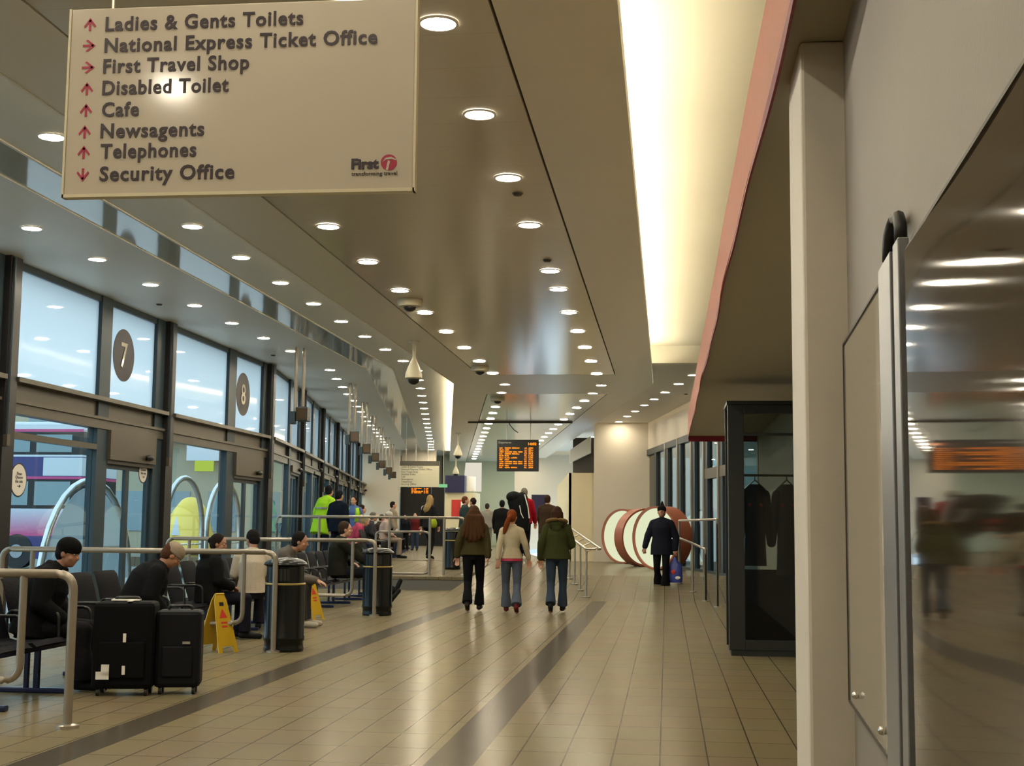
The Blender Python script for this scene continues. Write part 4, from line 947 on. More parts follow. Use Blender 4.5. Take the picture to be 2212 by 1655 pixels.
# ================================================================ OUTSIDE
bus = thing('double_decker_bus', 'white, purple and pink double-decker bus outside the windows at far left', 'bus', (-17.1, 37.6, 0))
MT['buswhite'] = mat('bus_white', (0.62, 0.66, 0.72), 0.3); MT['buspurple'] = mat('bus_purple', (0.035, 0.03, 0.16), 0.3); MT['buspink'] = mat('bus_pink', (0.55, 0.05, 0.20), 0.3)
def grad(name, c0, c1, z0, z1):
    m = bpy.data.materials.new(name); m.use_nodes = True; n = m.node_tree; tc = n.nodes.new('ShaderNodeTexCoord'); sx = n.nodes.new('ShaderNodeSeparateXYZ'); mr = n.nodes.new('ShaderNodeMapRange')
    mr.inputs[1].default_value = z0; mr.inputs[2].default_value = z1; n.links.new(tc.outputs['Object'], sx.inputs[0]); n.links.new(sx.outputs['Z'], mr.inputs[0])
    mx = n.nodes.new('ShaderNodeMix'); mx.data_type = 'RGBA'; mx.inputs[6].default_value = (*c0, 1); mx.inputs[7].default_value = (*c1, 1); n.links.new(mr.outputs[0], mx.inputs[0])
    n.links.new(mx.outputs[2], n.nodes['Principled BSDF'].inputs['Base Color']); n.nodes['Principled BSDF'].inputs['Roughness'].default_value = 0.3; return m
MT['busgrad'] = grad('bus_livery_fade', (0.55, 0.04, 0.20), (0.60, 0.62, 0.72), 0.95, 1.75)
bw = 11.0
MB().box(-bw, 0, 0, 2.5, 0.95, 1.75).build('fade_panel', 'busgrad', bus)
MB().box(-bw, 0, 0.0, 2.5, 0.28, 0.95).build('purple_skirt', 'buspurple', bus)
MB().box(-bw, 0, 0.03, 2.5, 1.75, 2.62).build('lower_window_band', MT['black'], bus)
MB().box(-bw, 0, 0, 2.5, 2.62, 2.70).build('pink_line', 'buspink', bus)
MB().box(-bw, 0, 0, 2.5, 2.70, 3.28).build('upper_side_panel', 'buspurple', bus)
MB().box(-1.2, 0.004, -0.004, 2.5, 2.72, 3.26).build('upper_side_white', 'buswhite', bus)
MB().box(-bw, 0, 0, 2.5, 3.28, 3.34).build('white_line', 'buswhite', bus)
MB().box(-bw, 0, 0.03, 2.5, 3.34, 4.0).build('upper_window_band', MT['black'], bus)
MB().box(-bw, 0, 0, 2.5, 4.0, 4.32).build('roof', 'buswhite', bus, bevel=0.08)
MB().box(-bw, 0, -0.01, 0.02, 4.02, 4.10).build('roof_line', 'buspink', bus)
for k in range(8):
    x = -0.35-k*1.3
    MB().box(x-1.1, x, 0.015, 0.028, 3.42, 3.94).build('upper_window', MT['busglass'] if 'busglass' in MT else MT.setdefault('busglass', mat('bus_window', (0.22, 0.30, 0.33), 0.1)), bus, bevel=0.004)
    MB().box(x-1.1, x, 0.015, 0.028, 1.85, 2.55).build('lower_window', 'busglass', bus, bevel=0.004)
MT['trdark2'] = MT['trdark']
for x in (-1.9, -7.9):
    w0 = MB().tube([(x, -0.02, 0.5), (x, 0.3, 0.5)], 0.5, 28).build('wheel', 'black', bus)
    MB().tube([(x, -0.04, 0.5), (x, 0.1, 0.5)], 0.20, 20).build('wheel_hub', 'alu', w0)
# arched barriers outside
def arch(y0_, y1_, ztop, label, infill=True):
    t = thing('arched_barrier', label, 'barrier', (-10.5, y0_, 0)); w2 = (y1_-y0_)/2
    pts = [(0, 0, 0), (0, 0, ztop-w2)]+[(0, w2-w2*math.cos(a), ztop-w2+w2*math.sin(a)) for a in [PI*i/16 for i in range(1, 16)]]+[(0, 2*w2, ztop-w2), (0, 2*w2, 0)]
    MB().tube(pts, 0.06, 12).build('arch_tube', 'silver', t, smooth=60)
    if infill: MB().prism([(0.01, p[1]*0.94+w2*0.06, max(0.3, p[2]-0.12)) for p in pts], (0.012, 0, 0)).build('infill_panel', MT['infill'], t)
    for zz in (0.9,): MB().tube([(0, 0, zz), (0, 2*w2, zz)], 0.02, 8).build('cross_bar', 'silver', t)
MT['infill'] = frosted('hazy_infill', (0.55, 0.60, 0.62))
arch(21.6, 25.4, 2.12, 'silver arched barrier outside in front of the bus')
arch(27.2, 29.5, 2.35, 'silver arched barrier outside left of the yellow van', False)
arch(29.8, 32.2, 2.35, 'silver arched barrier outside right of the yellow van', False)
# yellow van
a = PX(410, 1150, -12.6); vn = thing('yellow_van', 'small yellow van with pale windscreen seen through the glass under the second roundel', 'van', (a.x, a.y, 0), math.radians(20)); vn.scale = (0.86, 0.86, 0.86)
MT['vanyel'] = mat('van_yellow', (0.85, 0.60, 0.08), 0.35)
MB().loft([((0, -0.1, 0.35), 0.72, 0.3), ((0, -0.1, 0.9), 0.74, 0.32), ((0, 0.1, 1.25), 0.70, 0.35), ((0, 0.4, 1.9), 0.56, 0.4), ((0, 0.7, 2.05), 0.40, 0.4)], n=24).build('van_cab', 'vanyel', vn, smooth=50)
MB().box(-0.62, 0.62, 0.2, 2.4, 0.4, 1.9).build('van_body', 'vanyel', vn, bevel=0.1)
MB().prism([(-0.56, -0.26, 1.22), (0.56, -0.26, 1.22), (0.42, 0.02, 1.78), (-0.42, 0.02, 1.78)], (0, 0.05, 0.03)).build('windscreen', MT['buswhite'], vn)
for sx in (-1, 1): MB().tube([(sx*0.55, 0.0, 0.3), (sx*0.72, 0.0, 0.3)], 0.3, 20).build('wheel', 'black', vn)
MB().box(-0.4, 0.4, -0.44, -0.38, 0.62, 0.74).build('van_grille', 'black', vn)
# buildings beyond
MT['bldg'] = mat('cream_render_building', (0.42, 0.37, 0.26), 0.7, var=0.06); MT['bldg2'] = mat('grey_building', (0.20, 0.21, 0.21), 0.7, var=0.1); MT['lime'] = emis('lime_sign_glow', (0.55, 0.75, 0.08), 0.5)
bd = thing('building', 'cream building across the bus apron with a lime green sign', 'building', (-20, 62, 0))
MB().box(-12, 9.5, 0, 8, 0, 9).build('building_wall', 'bldg', bd)
MB().box(-12.2, 9.7, -0.6, 0, 5.2, 5.6).build('canopy_edge', 'buswhite', bd)
for k in range(9):
    for zz in (1.0, 6.2): 
        q = MB().box(-11+k*2.3, -9.6+k*2.3, -0.05, 0.02, zz, zz+1.9).build('window', 'busglass', bd)
a = PY(420, 1010, 61.9); b = PY(460, 1018, 61.9)
MB().box(a.x+20, b.x+20, -0.08, -0.02, b.z, a.z+0.4).build('lime_sign', 'lime', bd)
a = PY(405, 968, 61.2); MB().box(a.x+20, a.x+23.2, -0.9, -0.7, a.z-0.6, a.z+0.3).build('white_sign', 'buswhite', bd)
bd2 = thing('building', 'dark grey building behind the double-decker bus', 'building', (-40, 66, 0))
MB().box(-22, 7, 0, 8, 0, 8.5).build('building_wall', 'bldg2', bd2)
for k in range(10): MB().box(-20+k*2.6, -18.4+k*2.6, -0.05, 0.02, 2.0, 4.0).build('window', 'busglass', bd2)
bd3 = thing('building', 'dark brick building added outside the exit doors on the right to block the sky', 'building', (9.5, 20, 0))  # added backdrop that keeps bright sky out of the exit glass
MB().box(0, 4, 0, 45, 0, 9).build('building_wall', 'trdark', bd3)
for k in range(14): MB().box(-0.05, 0.02, 1+k*3.1, 2.6+k*3.1, 1.2, 2.6).box(-0.05, 0.02, 1+k*3.1, 2.6+k*3.1, 4.2, 5.4).build('window', 'busglass', bd3)
# ================================================================ PEOPLE
_mc = {}
def cmat(col, rough=0.9, bump=0.25, bs=60, sheen=0.0, var=0.12):
    k = (tuple(col), rough)
    if k not in _mc: _mc[k] = mat('cloth_%d' % len(_mc), [c*0.8 for c in col], rough, spec=0.08, bump=bump, bscale=bs, var=var, vscale=9, sheen=sheen)
    return _mc[k]
SK = {'fair': mat('fair_skin', (0.52, 0.27, 0.17), 0.5, var=0.05), 'tan': mat('tan_skin', (0.36, 0.17, 0.10), 0.5, var=0.05), 'dark': mat('dark_skin', (0.16, 0.075, 0.04), 0.5, var=0.05)}
EYE = mat('eye_dark', (0.02, 0.015, 0.01), 0.15); EYEW = mat('eye_white', (0.55, 0.52, 0.48), 0.3)
def V(*a): return Vector(a)
STAND = dict(pelvis=V(0, 0, .93), waist=V(0, 0, 1.07), chest=V(0, .01, 1.27), neck=V(0, -.005, 1.43), head=V(0, .02, 1.575),
  shL=V(-.17, -.005, 1.385), elL=V(-.225, -.03, 1.11), wrL=V(-.24, .03, .87), haL=V(-.24, .06, .72),
  shR=V(.17, -.005, 1.385), elR=V(.225, -.03, 1.11), wrR=V(.24, .03, .87), haR=V(.24, .06, .72),
  hiL=V(-.09, 0, .90), knL=V(-.10, .02, .49), anL=V(-.10, -.02, .09), toL=V(-.115, .12, .03),
  hiR=V(.09, 0, .90), knR=V(.10, .02, .49), anR=V(.10, -.02, .09), toR=V(.115, .12, .03))
SIT = dict(pelvis=V(0, 0, .53), waist=V(0, -.03, .67), chest=V(0, -.04, .87), neck=V(0, -.03, 1.03), head=V(0, .01, 1.175),
  shL=V(-.17, -.04, .985), elL=V(-.22, .02, .74), wrL=V(-.14, .22, .68), haL=V(-.06, .33, .66),
  shR=V(.17, -.04, .985), elR=V(.22, .02, .74), wrR=V(.14, .22, .68), haR=V(.06, .33, .66),
  hiL=V(-.09, .03, .52), knL=V(-.12, .44, .50), anL=V(-.12, .43, .09), toL=V(-.13, .57, .03),
  hiR=V(.09, .03, .52), knR=V(.12, .44, .50), anR=V(.12, .43, .09), toR=V(.13, .57, .03))
def walkpose(lead='R', st=0.24, swing=0.16, **k):
    J = {a: b.copy() for a, b in STAND.items()}; t = 'L' if lead == 'R' else 'R'
    sx = 1 if lead == 'R' else -1
    J['kn'+lead] = V(sx*.095, .16, .50); J['an'+lead] = V(sx*.085, st, .10); J['to'+lead] = V(sx*.095, st+.14, .055)
    J['kn'+t] = V(-sx*.095, .04, .48); J['an'+t] = V(-sx*.085, -st, .15); J['to'+t] = V(-sx*.09, -st+.11, .03)
    for s, g in ((t, 1), (lead, -1)):
        x = 1 if s == 'R' else -1
        J['el'+s] = V(x*.225, -.02+g*swing*0.4, 1.12); J['wr'+s] = V(x*.245, .03+g*swing*1.2, .89); J['ha'+s] = V(x*.245, .05+g*swing*1.4, .75)
    J.update(k); return J
def leanpose(J, deg, piv='pelvis', keep=()):
    J = {a: b.copy() for a, b in J.items()}; m = Matrix.Rotation(-math.radians(deg), 3, 'X'); p = J[piv]
    for a in ('waist', 'chest', 'neck', 'head', 'shL', 'shR', 'elL', 'elR', 'wrL', 'wrR', 'haL', 'haR'):
        if a not in keep: J[a] = p + m @ (J[a]-p)
    return J
def hand(mb, wr, tip, palm_n, curl, sx):
    d = (tip-wr).normalized(); n = (palm_n - d*palm_n.dot(d)).normalized(); w = d.cross(n).normalized()
    c = wr + d*0.055
    mx = Matrix((w, d, n)).transposed()
    mb.ell(c, (0.040, 0.052, 0.016), mx, 12, 8); mb.cap(wr-d*0.03, wr+d*0.03, 0.026, 0.026)
    for i, L in enumerate((0.068, 0.078, 0.072, 0.056)):
        b = wr + d*0.095 + w*((i-1.5)*0.0205)
        a1 = curl*0.6; a2 = curl*1.5
        p1 = b + (d*math.cos(a1)+n*math.sin(a1))*L*0.5; p2 = p1 + (d*math.cos(a2)+n*math.sin(a2))*L*0.5
        mb.cap(b-d*0.012, p1, 0.0092, 0.0085, 8); mb.cap(p1, p2, 0.0085, 0.007, 8)
    tw = w*(-sx)
    b = wr + d*0.03 + tw*0.028; p1 = b + (tw*0.6+d*0.75+n*0.35)*0.042; p2 = p1 + (tw*0.15+d*0.9+n*0.5)*0.03
    mb.cap(b, p1, 0.012, 0.0105, 8); mb.cap(p1, p2, 0.0105, 0.008, 8)
def fuse(o, vox, it=3):
    m = o.modifiers.new('fuse', 'REMESH'); m.mode = 'VOXEL'; m.voxel_size = vox; m.use_smooth_shade = True
    s = o.modifiers.new('soften', 'SMOOTH'); s.factor = 0.5; s.iterations = it
def person(label, loc, rz, J, h=1.70, skin='fair', hair=('short', (0.03, 0.02, 0.015)), top=(0.05, 0.05, 0.05), thick=0.03, hem=None, legs=(0.02, 0.02, 0.025), flare=0.075, shoe=(0.015, 0.015, 0.015),
           yaw=0.0, pitch=0.0, roll=0.0, curl=0.6, vox=0.012, hood=None, fur=None, beanie=None, sleeves=True, extra=None, eyes=True, bust=0.0, group=None, palm=V(0, 0, -1), band=None, legcut=False, sw=1.0, waistf=1.0):
    t = thing('person', label, 'person', loc, rz, group); k = h/1.70; t.scale = (k, k, k)
    Rm = Matrix.Rotation(yaw, 3, 'Z') @ Matrix.Rotation(-pitch, 3, 'X') @ Matrix.Rotation(roll, 3, 'Y')
    hc = J['head']
    def hp(x, y, z): return hc + Rm @ V(x, y, z)
    b = MB()
    # head with face
    b.ell(hp(0, -.008, .025), (.074, .094, .098), Rm, 20, 14)
    b.ell(hp(0, .018, -.035), (.062, .072, .078), Rm, 18, 12)
    b.ell(hp(0, .050, -.082), (.030, .030, .024), Rm, 12, 8)              # chin
    b.cap(hp(0, .083, .018), hp(0, .100, -.022), .010, .014, 10)           # nose
    b.ell(hp(0, .078, .035), (.050, .016, .010), Rm, 12, 8)                # brow
    b.ell(hp(0, .080, -.052), (.024, .013, .009), Rm, 12, 8)               # lips
    for s in (-1, 1):
        b.ell(hp(s*.075, -.005, -.005), (.010, .020, .030), Rm, 10, 8)     # ears
        b.ell(hp(s*.042, .062, -.025), (.020, .018, .020), Rm, 10, 8)      # cheeks
    b.cap(J['neck']-V(0, 0, .03), hp(0, -.02, -.06), .056, .050)
    J = {a: q_.copy() for a, q_ in J.items()}; dn_ = (J['pelvis']-J['neck']).normalized(); cx_ = J['chest']
    for s in 'LR':
        sd = (J['shR']-J['shL']).normalized()
        J['sh'+s] += dn_*.035 - sd*((J['sh'+s]-cx_).dot(sd))*(1-sw); 
        if sw < 1: J['el'+s] -= sd*((J['el'+s]-cx_).dot(sd))*(1-sw)*.8; J['wr'+s] -= sd*((J['wr'+s]-cx_).dot(sd))*(1-sw)*.5; J['ha'+s] -= sd*((J['ha'+s]-cx_).dot(sd))*(1-sw)*.5
    side = (J['shR']-J['shL']).normalized(); hs = (J['hiR']-J['hiL']).normalized()
    P, Wt, Ch, Nk = J['pelvis'], J['waist'], J['chest'], J['neck']
    b.loft([(P-(Wt-P).normalized()*.09, .12, .09), (P, .155, .105), (Wt, .125, .09), (Ch, .155, .105), ((Ch*.35+Nk*.65), .13, .085), (Nk, .06, .05)], side=side, n=18)
    for s in 'LR':
        sx = 1 if s == 'R' else -1
        b.cap(J['sh'+s], J['el'+s], .050, .038); b.cap(J['el'+s], J['wr'+s], .037, .025)
        b.cap(J['hi'+s], J['kn'+s], .080, .052); b.cap(J['kn'+s], J['an'+s], .050, .034)
        b.cap(J['an'+s]-V(0, 0, .02), J['to'+s], .034, .026)
        hand(b, J['wr'+s], J['ha'+s], (palm if isinstance(palm, Vector) else palm[s]) if sx else palm, curl, sx)
    body = b.build('body', SK[skin], t); fuse(body, min(vox, 0.0085), 2)
    if eyes:
        for s in (-1, 1):
            e = MB().ell(hp(s*.030, .0745, .012), (.011, .010, .007), Rm, 10, 8).build('eye', EYEW, t, smooth='all')
            MB().ell(hp(s*.030, .0815, .012), (.0055, .004, .0055), Rm, 8, 6).build('iris', EYE, e, smooth='all')
    # trousers
    g = MB(); hp_ = P + (Wt-P).normalized()*0.06
    g.loft([(P-(Wt-P).normalized()*.10, .13, .105), (P, .175, .125), (hp_, .160, .118)], side=hs, n=18)
    for s in 'LR':
        kn, an, hi = J['kn'+s], J['an'+s], J['hi'+s]
        g.cap(hi, kn, .098, .068)
        dn = (an-kn); lo = kn + dn*0.985
        g.loft([(kn-dn*0.05, .064, .064), (kn, .067, .067), (kn+dn*.35, .063, .063), (kn+dn*.7, flare*.92, flare*.92), (lo, flare, flare)], n=14); g.cap(kn, kn, .068, .068)
        g.ell(kn, (.067, .067, .067))
    tr = g.build('trousers', cmat(legs), t); fuse(tr, vox, 3)
    # shoes
    for s in 'LR':
        an, to = J['an'+s], J['to'+s]; q = MB(); f = (to-an); f.z = 0; f = f.normalized() if f.length > 1e-4 else V(0, 1, 0)
        dd = (to-an).normalized()
        if to.z > an.z: f = dd
        q.cap(an-f*.035-V(0, 0, .035), to+f*.05+V(0, 0, .008), .043, .036); q.cap(an, an-V(0, 0, .03), .046, .044)
        sh = q.build('shoe', cmat(shoe, 0.5), t); fuse(sh, vox*0.8, 2)
    # jacket
    j = MB(); T = thick; hz = hem if hem is not None else 0.10      # hem: length below the pelvis
    lowd = (P-Wt).normalized(); low = P + lowd*hz
    wid = .165+T
    secs = [(low, wid+.01, .125+T), (P, wid, .115+T), (Wt, (.135+T)*waistf, .10+T), (Ch, (.158+T*.8)*(.5+.5*sw), .115+T+bust), (Ch*.4+Nk*.6, (.145+T*.6)*sw, .095+T*.8), (Ch*.15+Nk*.85, (.105+T*.5)*sw, .075+T*.6), (Nk-(Nk-Ch).normalized()*.01, .075+T*.6, .065+T*.6), (Nk+(Nk-Ch).normalized()*.035, .062+T*.5, .058+T*.5)]
    if hz <= 0.0: secs = [(P+(Wt-P)*.25, wid-.01, .115+T)]+secs[2:]
    j.loft(secs, side=side, n=20)
    if sleeves:
        for s in 'LR':
            d = (J['wr'+s]-J['el'+s]).normalized()
            j.cap(J['sh'+s], J['el'+s], .058+T*.45, .046+T*.5); j.cap(J['el'+s], J['wr'+s]-d*.015, .045+T*.5, .034+T*.45); j.cap(Nk+(Ch-Nk)*.15, J['sh'+s], .052+T*.5, .056+T*.45)
    if hood:
        back = (Rm if hood == 'up' else Matrix.Identity(3)) @ V(0, -1, 0)
        j.ell(Nk+V(0, -.085, .005)+back*.01, (.125, .075, .075)); j.ell(Nk+V(0, -.11, -.06), (.09, .05, .09))
    jk = j.build('jacket', cmat(top), t); fuse(jk, vox, 4)
    if fur:
        q = MB(); pts = [Nk+V(.150*math.cos(a), -.085-.085*math.sin(a), .030+.035*math.sin(a)) for a in [PI*i/10 for i in range(-1, 12)]]
        q.loft([(p, .034, .030) for p in pts], n=10)
        fm_ = q.build('fur_trim', cmat(fur, 1.0, 1.0, 150), t, smooth='all'); fuse(fm_, vox, 1)
    if band:      # reflective bands on a hi-vis coat
        for f_ in band:
            c = P.lerp(Nk, f_); q = MB(); q.loft([(c-V(0, 0, .02), wid-.002+.004, .118+T+.008), (c+V(0, 0, .02), wid-.002+.004, .118+T+.008)], side=side, n=20)
            q.build('reflective_band', 'rail', t, smooth=40)
    # hair
    st, hcx = hair
    if st:
        q = MB(); q.ell(hp(0, -.022, .040), (.082, .096, .096), Rm, 18, 12); q.ell(hp(0, -.045, -.005), (.076, .068, .080), Rm, 14, 10)
        for s in (-1, 1): q.ell(hp(s*.060, -.01, .02), (.022, .040, .045), Rm, 10, 8)
        if st in ('long', 'vlong', 'bob'):
            L = {'long': .33, 'vlong': .46, 'bob': .22}[st]; wd = 1.55 if st == 'vlong' else .92
            q.loft([(hp(0, -.03, .09), .07, .05), (hp(0, -.065, .02), .100, .066), (hp(0, -.08, -.08), .105*wd, .068), (V(hc.x+.01, hc.y-.12, hc.z-.20), .118*wd, .065), (V(hc.x-.01, hc.y-.14, hc.z-.20-(L-.20)*.6), .11*wd, .05), (V(hc.x+.01, hc.y-.145, hc.z-L), .06*wd, .03)], side=(1, 0, 0), n=16)
            if st == 'vlong':
                for kx in (-.15, -.10, -.04, .03, .09, .14): q.cap(V(hc.x+kx*.6, hc.y-.13, hc.z-.05), V(hc.x+kx*1.15, hc.y-.19, hc.z-L+.02+abs(kx)*.5), .040, .022)
            for s in (-1, 1): q.cap(hp(s*.070, .01, .02), V(hc.x+s*.085, hc.y-.02, hc.z-.20), .030, .030)
        if st == 'pony':
            q.ell(hp(0, -.10, .03), (.030, .030, .030), Rm)
            q.loft([(hp(0, -.10, .04), .026, .026), (hp(-.02, -.15, -.01), .038, .036), (hp(-.05, -.15, -.10), .046, .038), (hp(-.085, -.14, -.20), .040, .030), (hp(-.11, -.13, -.27), .018, .015)], n=12)
        if st == 'bun': q.ell(hp(0, -.105, .03), (.040, .036, .040), Rm)
        hr = q.build('hair', cmat(hcx, 0.7, 0.6, 90), t); fuse(hr, vox*0.8, 2)
    if beanie:
        q = MB(); col, peak = beanie
        q.ell(hp(0, -.006, .060), (.092, .106, .080), Rm, 18, 12)
        q.loft([(hp(0, -.004, .020), .088, .102), (hp(0, -.004, .055), .090, .104)], side=Rm @ V(1, 0, 0), n=20)
        if peak: q.cap(hp(0, -.01, .11), hp(0, -.02, .225), .062, .014)
        bb = q.build('knitted_hat', cmat(col, 0.95, 0.7, 120), t); fuse(bb, vox*0.8, 2)
    if extra: extra(t, J)
    return t
FACE = lambda deg: math.radians(deg)      # 0 = away from the viewer, 180 = towards, -90 = to the right
def fp(px, py, z=0.0): return PZ(px, py, z)
OLIVE = (0.045, 0.042, 0.018); DENIM = (0.055, 0.08, 0.14); BLK = (0.012, 0.012, 0.014)
# --- three women walking away
person('woman walking away in an olive parka with long brown hair, left of the three', fp(1022, 1322), FACE(4), walkpose('R', 0.16, 0.10, elL=V(-.26, -.03, 1.12), wrL=V(-.285, .0, .89), haL=V(-.28, .02, .75)), 1.68, hair=('vlong', (0.075, 0.032, 0.012)), top=(0.062, 0.050, 0.018), thick=.05, hem=.02, legs=(0.010, 0.010, 0.012), flare=.085, vox=.009, pitch=.1, shoe=(0.03, 0.025, 0.02), sw=.90, waistf=.95)
person('woman walking away in a cream jacket and jeans with a red ponytail', fp(1104, 1326), FACE(6), walkpose('L', 0.20, 0.12, elR=V(.25, -.02, 1.13), wrR=V(.30, .05, .90), haR=V(.31, .08, .77)), 1.62, hair=('pony', (0.24, 0.055, 0.012)), top=(0.52, 0.44, 0.29), thick=.018, hem=.03, legs=(0.10, 0.12, 0.16), flare=.090, vox=.009, shoe=(0.14, 0.02, 0.02), yaw=-.2, sw=.86, waistf=.84, extra=lambda t, J: MB().loft([(V(0, 0, .862), .186, .142), (V(0, 0, .905), .184, .140)], n=24).build('shirt_hem', 'crimson', t, smooth=40))
person('woman walking away in a green fur-hooded parka and blue jeans, right of the three', fp(1202, 1325), FACE(2), walkpose('R', 0.20, 0.08, elR=V(.25, .05, 1.10), wrR=V(.20, .22, 1.06), haR=V(.14, .32, 1.06), elL=V(-.26, -.03, 1.11), wrL=V(-.275, .0, .87), haL=V(-.27, .03, .73)), 1.68, hair=('bob', (0.045, 0.018, 0.010)), top=(0.050, 0.055, 0.018), thick=.052, hem=.07, legs=(0.045, 0.065, 0.10), flare=.085, hood=True, fur=(0.25, 0.16, 0.06), vox=.009, sw=.92, waistf=.98)
# --- man coming towards the camera
def carrybag(t, J):
    hd = J['haL']
# placed as a thing of its own below
pm = fp(1430, 1279, 0.04)
person('man walking towards the viewer in a black coat and pointed knitted hat', pm, FACE(172), walkpose('L', 0.12, 0.06, elR=V(.28, .0, 1.10), wrR=V(.33, .08, .88), haR=V(.34, .12, .75), elL=V(-.28, -.02, 1.08), wrL=V(-.27, .03, .84), haL=V(-.26, .05, .70)), 1.78, skin='tan', hair=('short', (0.02, 0.015, 0.01)), beanie=((0.010, 0.010, 0.012), True), top=(0.016, 0.018, 0.030), thick=.055, hem=.20, legs=(0.008, 0.008, 0.010), flare=.10, vox=.010, pitch=-.25, curl=1.3)
bagp = Matrix.Rotation(FACE(172), 3, 'Z') @ V(-.27, .06, .0)
t = thing('carrier_bag', 'blue carrier bag with red and white print held by the man in black', 'bag', (pm.x+bagp.x*1.05, pm.y+bagp.y*1.05, pm.z+0.20), FACE(172))
MT['bagblue'] = mat('blue_carrier_bag', (0.03, 0.05, 0.28), 0.4, bump=0.4, bscale=14)
MB().loft([((0, 0, 0), .14, .05), ((0, 0, .10), .155, .07), ((0, 0, .30), .145, .06), ((0, 0, .38), .12, .03), ((.01, 0, .46), .05, .02), ((.01, 0, .53), .022, .014)], n=16).build('bag_body', 'bagblue', t, smooth=50)
MB().ell((0.03, .066, .22), (.05, .012, .05)).build('red_print', 'red', t, smooth='all')
MB().ell((-0.06, .06, .10), (.06, .018, .035)).build('white_print', 'white', t, smooth='all')
# --- seated people, left, facing right (+X)
R90 = FACE(-90)
person('seated person in a black coat and black knitted hat, nearest, behind the handrail', V(-5.12, 10.5, 0), FACE(-80), leanpose(SIT, 22), 1.66, skin='tan', hair=('short', BLK), beanie=((0.008, 0.008, 0.008), False), top=(0.008, 0.008, 0.009), thick=.07, hem=.08, legs=(0.012, 0.011, 0.013), flare=.115, yaw=-.3, pitch=.25, vox=.010, curl=1.0)
person('seated person in a black coat bending forward under a pale cap, beyond the nearest one', V(-4.95, 12.1, 0), FACE(-60), leanpose(SIT, 32), 1.66, skin='tan', hair=('short', (0.10, 0.04, 0.02)), beanie=((0.42, 0.33, 0.24), False), top=(0.010, 0.010, 0.011), thick=.075, hem=.06, legs=(0.012, 0.012, 0.015), pitch=.7, vox=.010)
person('seated woman in a black hooded coat with dark tied-back hair', V(-5.35, 15.35, 0), FACE(-55), leanpose(SIT, 8), 1.62, skin='tan', hair=('bun', (0.02, 0.014, 0.012)), top=(0.010, 0.010, 0.010), thick=.06, hem=.06, legs=(0.012, 0.012, 0.02), hood=True, yaw=-.5, pitch=.15, vox=.009, curl=1.0)
person('seated youth in a cream sweater with short black hair, looking down', V(-5.20, 16.5, 0), FACE(20), leanpose(SIT, 8), 1.68, skin='tan', hair=('short', (0.012, 0.010, 0.010)), top=(0.62, 0.54, 0.42), thick=.03, hem=.02, legs=(0.02, 0.02, 0.03), yaw=.5, pitch=.35, vox=.009)
# man in grey: elbows on knees, hands clasped
J = leanpose(SIT, 34)
for s, x in (('L', -1), ('R', 1)):
    J['el'+s] = V(x*.19, .36, .62); J['wr'+s] = V(x*.06, .58, .58); J['ha'+s] = V(x*.015, .72, .53)
person('seated man in a grey jacket and white shoes, hands clasped on his knees', V(-5.26, 17.5, 0), FACE(-86), J, 1.80, skin='tan', hair=('short', (0.012, 0.009, 0.008)), top=(0.13, 0.115, 0.10), thick=.028, hem=.03, legs=(0.05, 0.047, 0.045), flare=.078, shoe=(0.50, 0.45, 0.36), pitch=.15, vox=.009, curl=.5)
# man with hand on chin, legs stretched and crossed
J = leanpose(SIT, 8)
J['elR'] = V(.19, .34, .71); J['wrR'] = V(.11, .27, .93); J['haR'] = V(.045, .205, 1.055)
J['knL'] = V(-.10, .46, .52); J['anL'] = V(-.06, .90, .20); J['toL'] = V(-.05, .97, .33)
J['knR'] = V(.10, .47, .50); J['anR'] = V(.06, .80, .09); J['toR'] = V(.06, .91, .19)
person('seated man in a dark jacket resting his chin on his hand, legs stretched out', V(-5.50, 22.2, 0), FACE(-66), J, 1.86, skin='fair', hair=('short', (0.05, 0.028, 0.016)), top=(0.020, 0.020, 0.014), thick=.045, hem=.06, legs=(0.012, 0.014, 0.018), yaw=-.15, vox=.009, curl=1.1)
# figures beyond, on the raised walkway
def upz(x, y): return fl(y) if x < -4.25 else min(0.5, max(0, (y-25)/8*0.5))
def far(px, ytop, Yw, rz, J, label, h=1.70, z=None, **k):
    """figure whose crown is seen at (px, ytop) standing at world y = Yw"""
    p = PY(px, ytop, Yw); zz = upz(p.x, Yw) if z is None else z
    crown = (J['head'].z+.12)
    off = Matrix.Rotation(rz, 3, 'Z') @ V(J['head'].x, J['head'].y, 0)
    hh = (p.z-zz)/crown*1.70
    k.setdefault('vox', .014)
    return person(label, V(p.x-off.x*hh/1.7, Yw-off.y*hh/1.7, zz), rz, J, hh, **k)
HV = (0.42, 0.75, 0.03)
far(712, 1049, 31.0, FACE(-35), leanpose(STAND, 14), 'standing person in a long fluorescent yellow coat with grey bands', top=HV, thick=.06, hem=.28, legs=(0.015, 0.02, 0.03), hair=('short', BLK), band=(.12, .55), yaw=.3)
far(734, 1059, 29.8, FACE(-25), STAND, 'standing person in a navy black jacket before the fluorescent yellow coat', top=(0.008, 0.012, 0.022), thick=.06, hem=.12, legs=(0.01, 0.01, 0.014), hair=('short', BLK))
far(764, 1073, 33.5, FACE(175), STAND, 'person in a yellow vest and blue shirt facing the viewer', top=(0.10, 0.16, 0.38), thick=.03, legs=BLK, hair=('short', BLK), extra=lambda t, J: [MB().loft([(V(s*.12, .01, 1.0), .075, .15), (V(s*.13, .0, 1.25), .075, .15), (V(s*.11, -.01, 1.38), .07, .12)], n=14).build('yellow_vest', cmat(HV), t, smooth='all') for s in (-1, 1)])
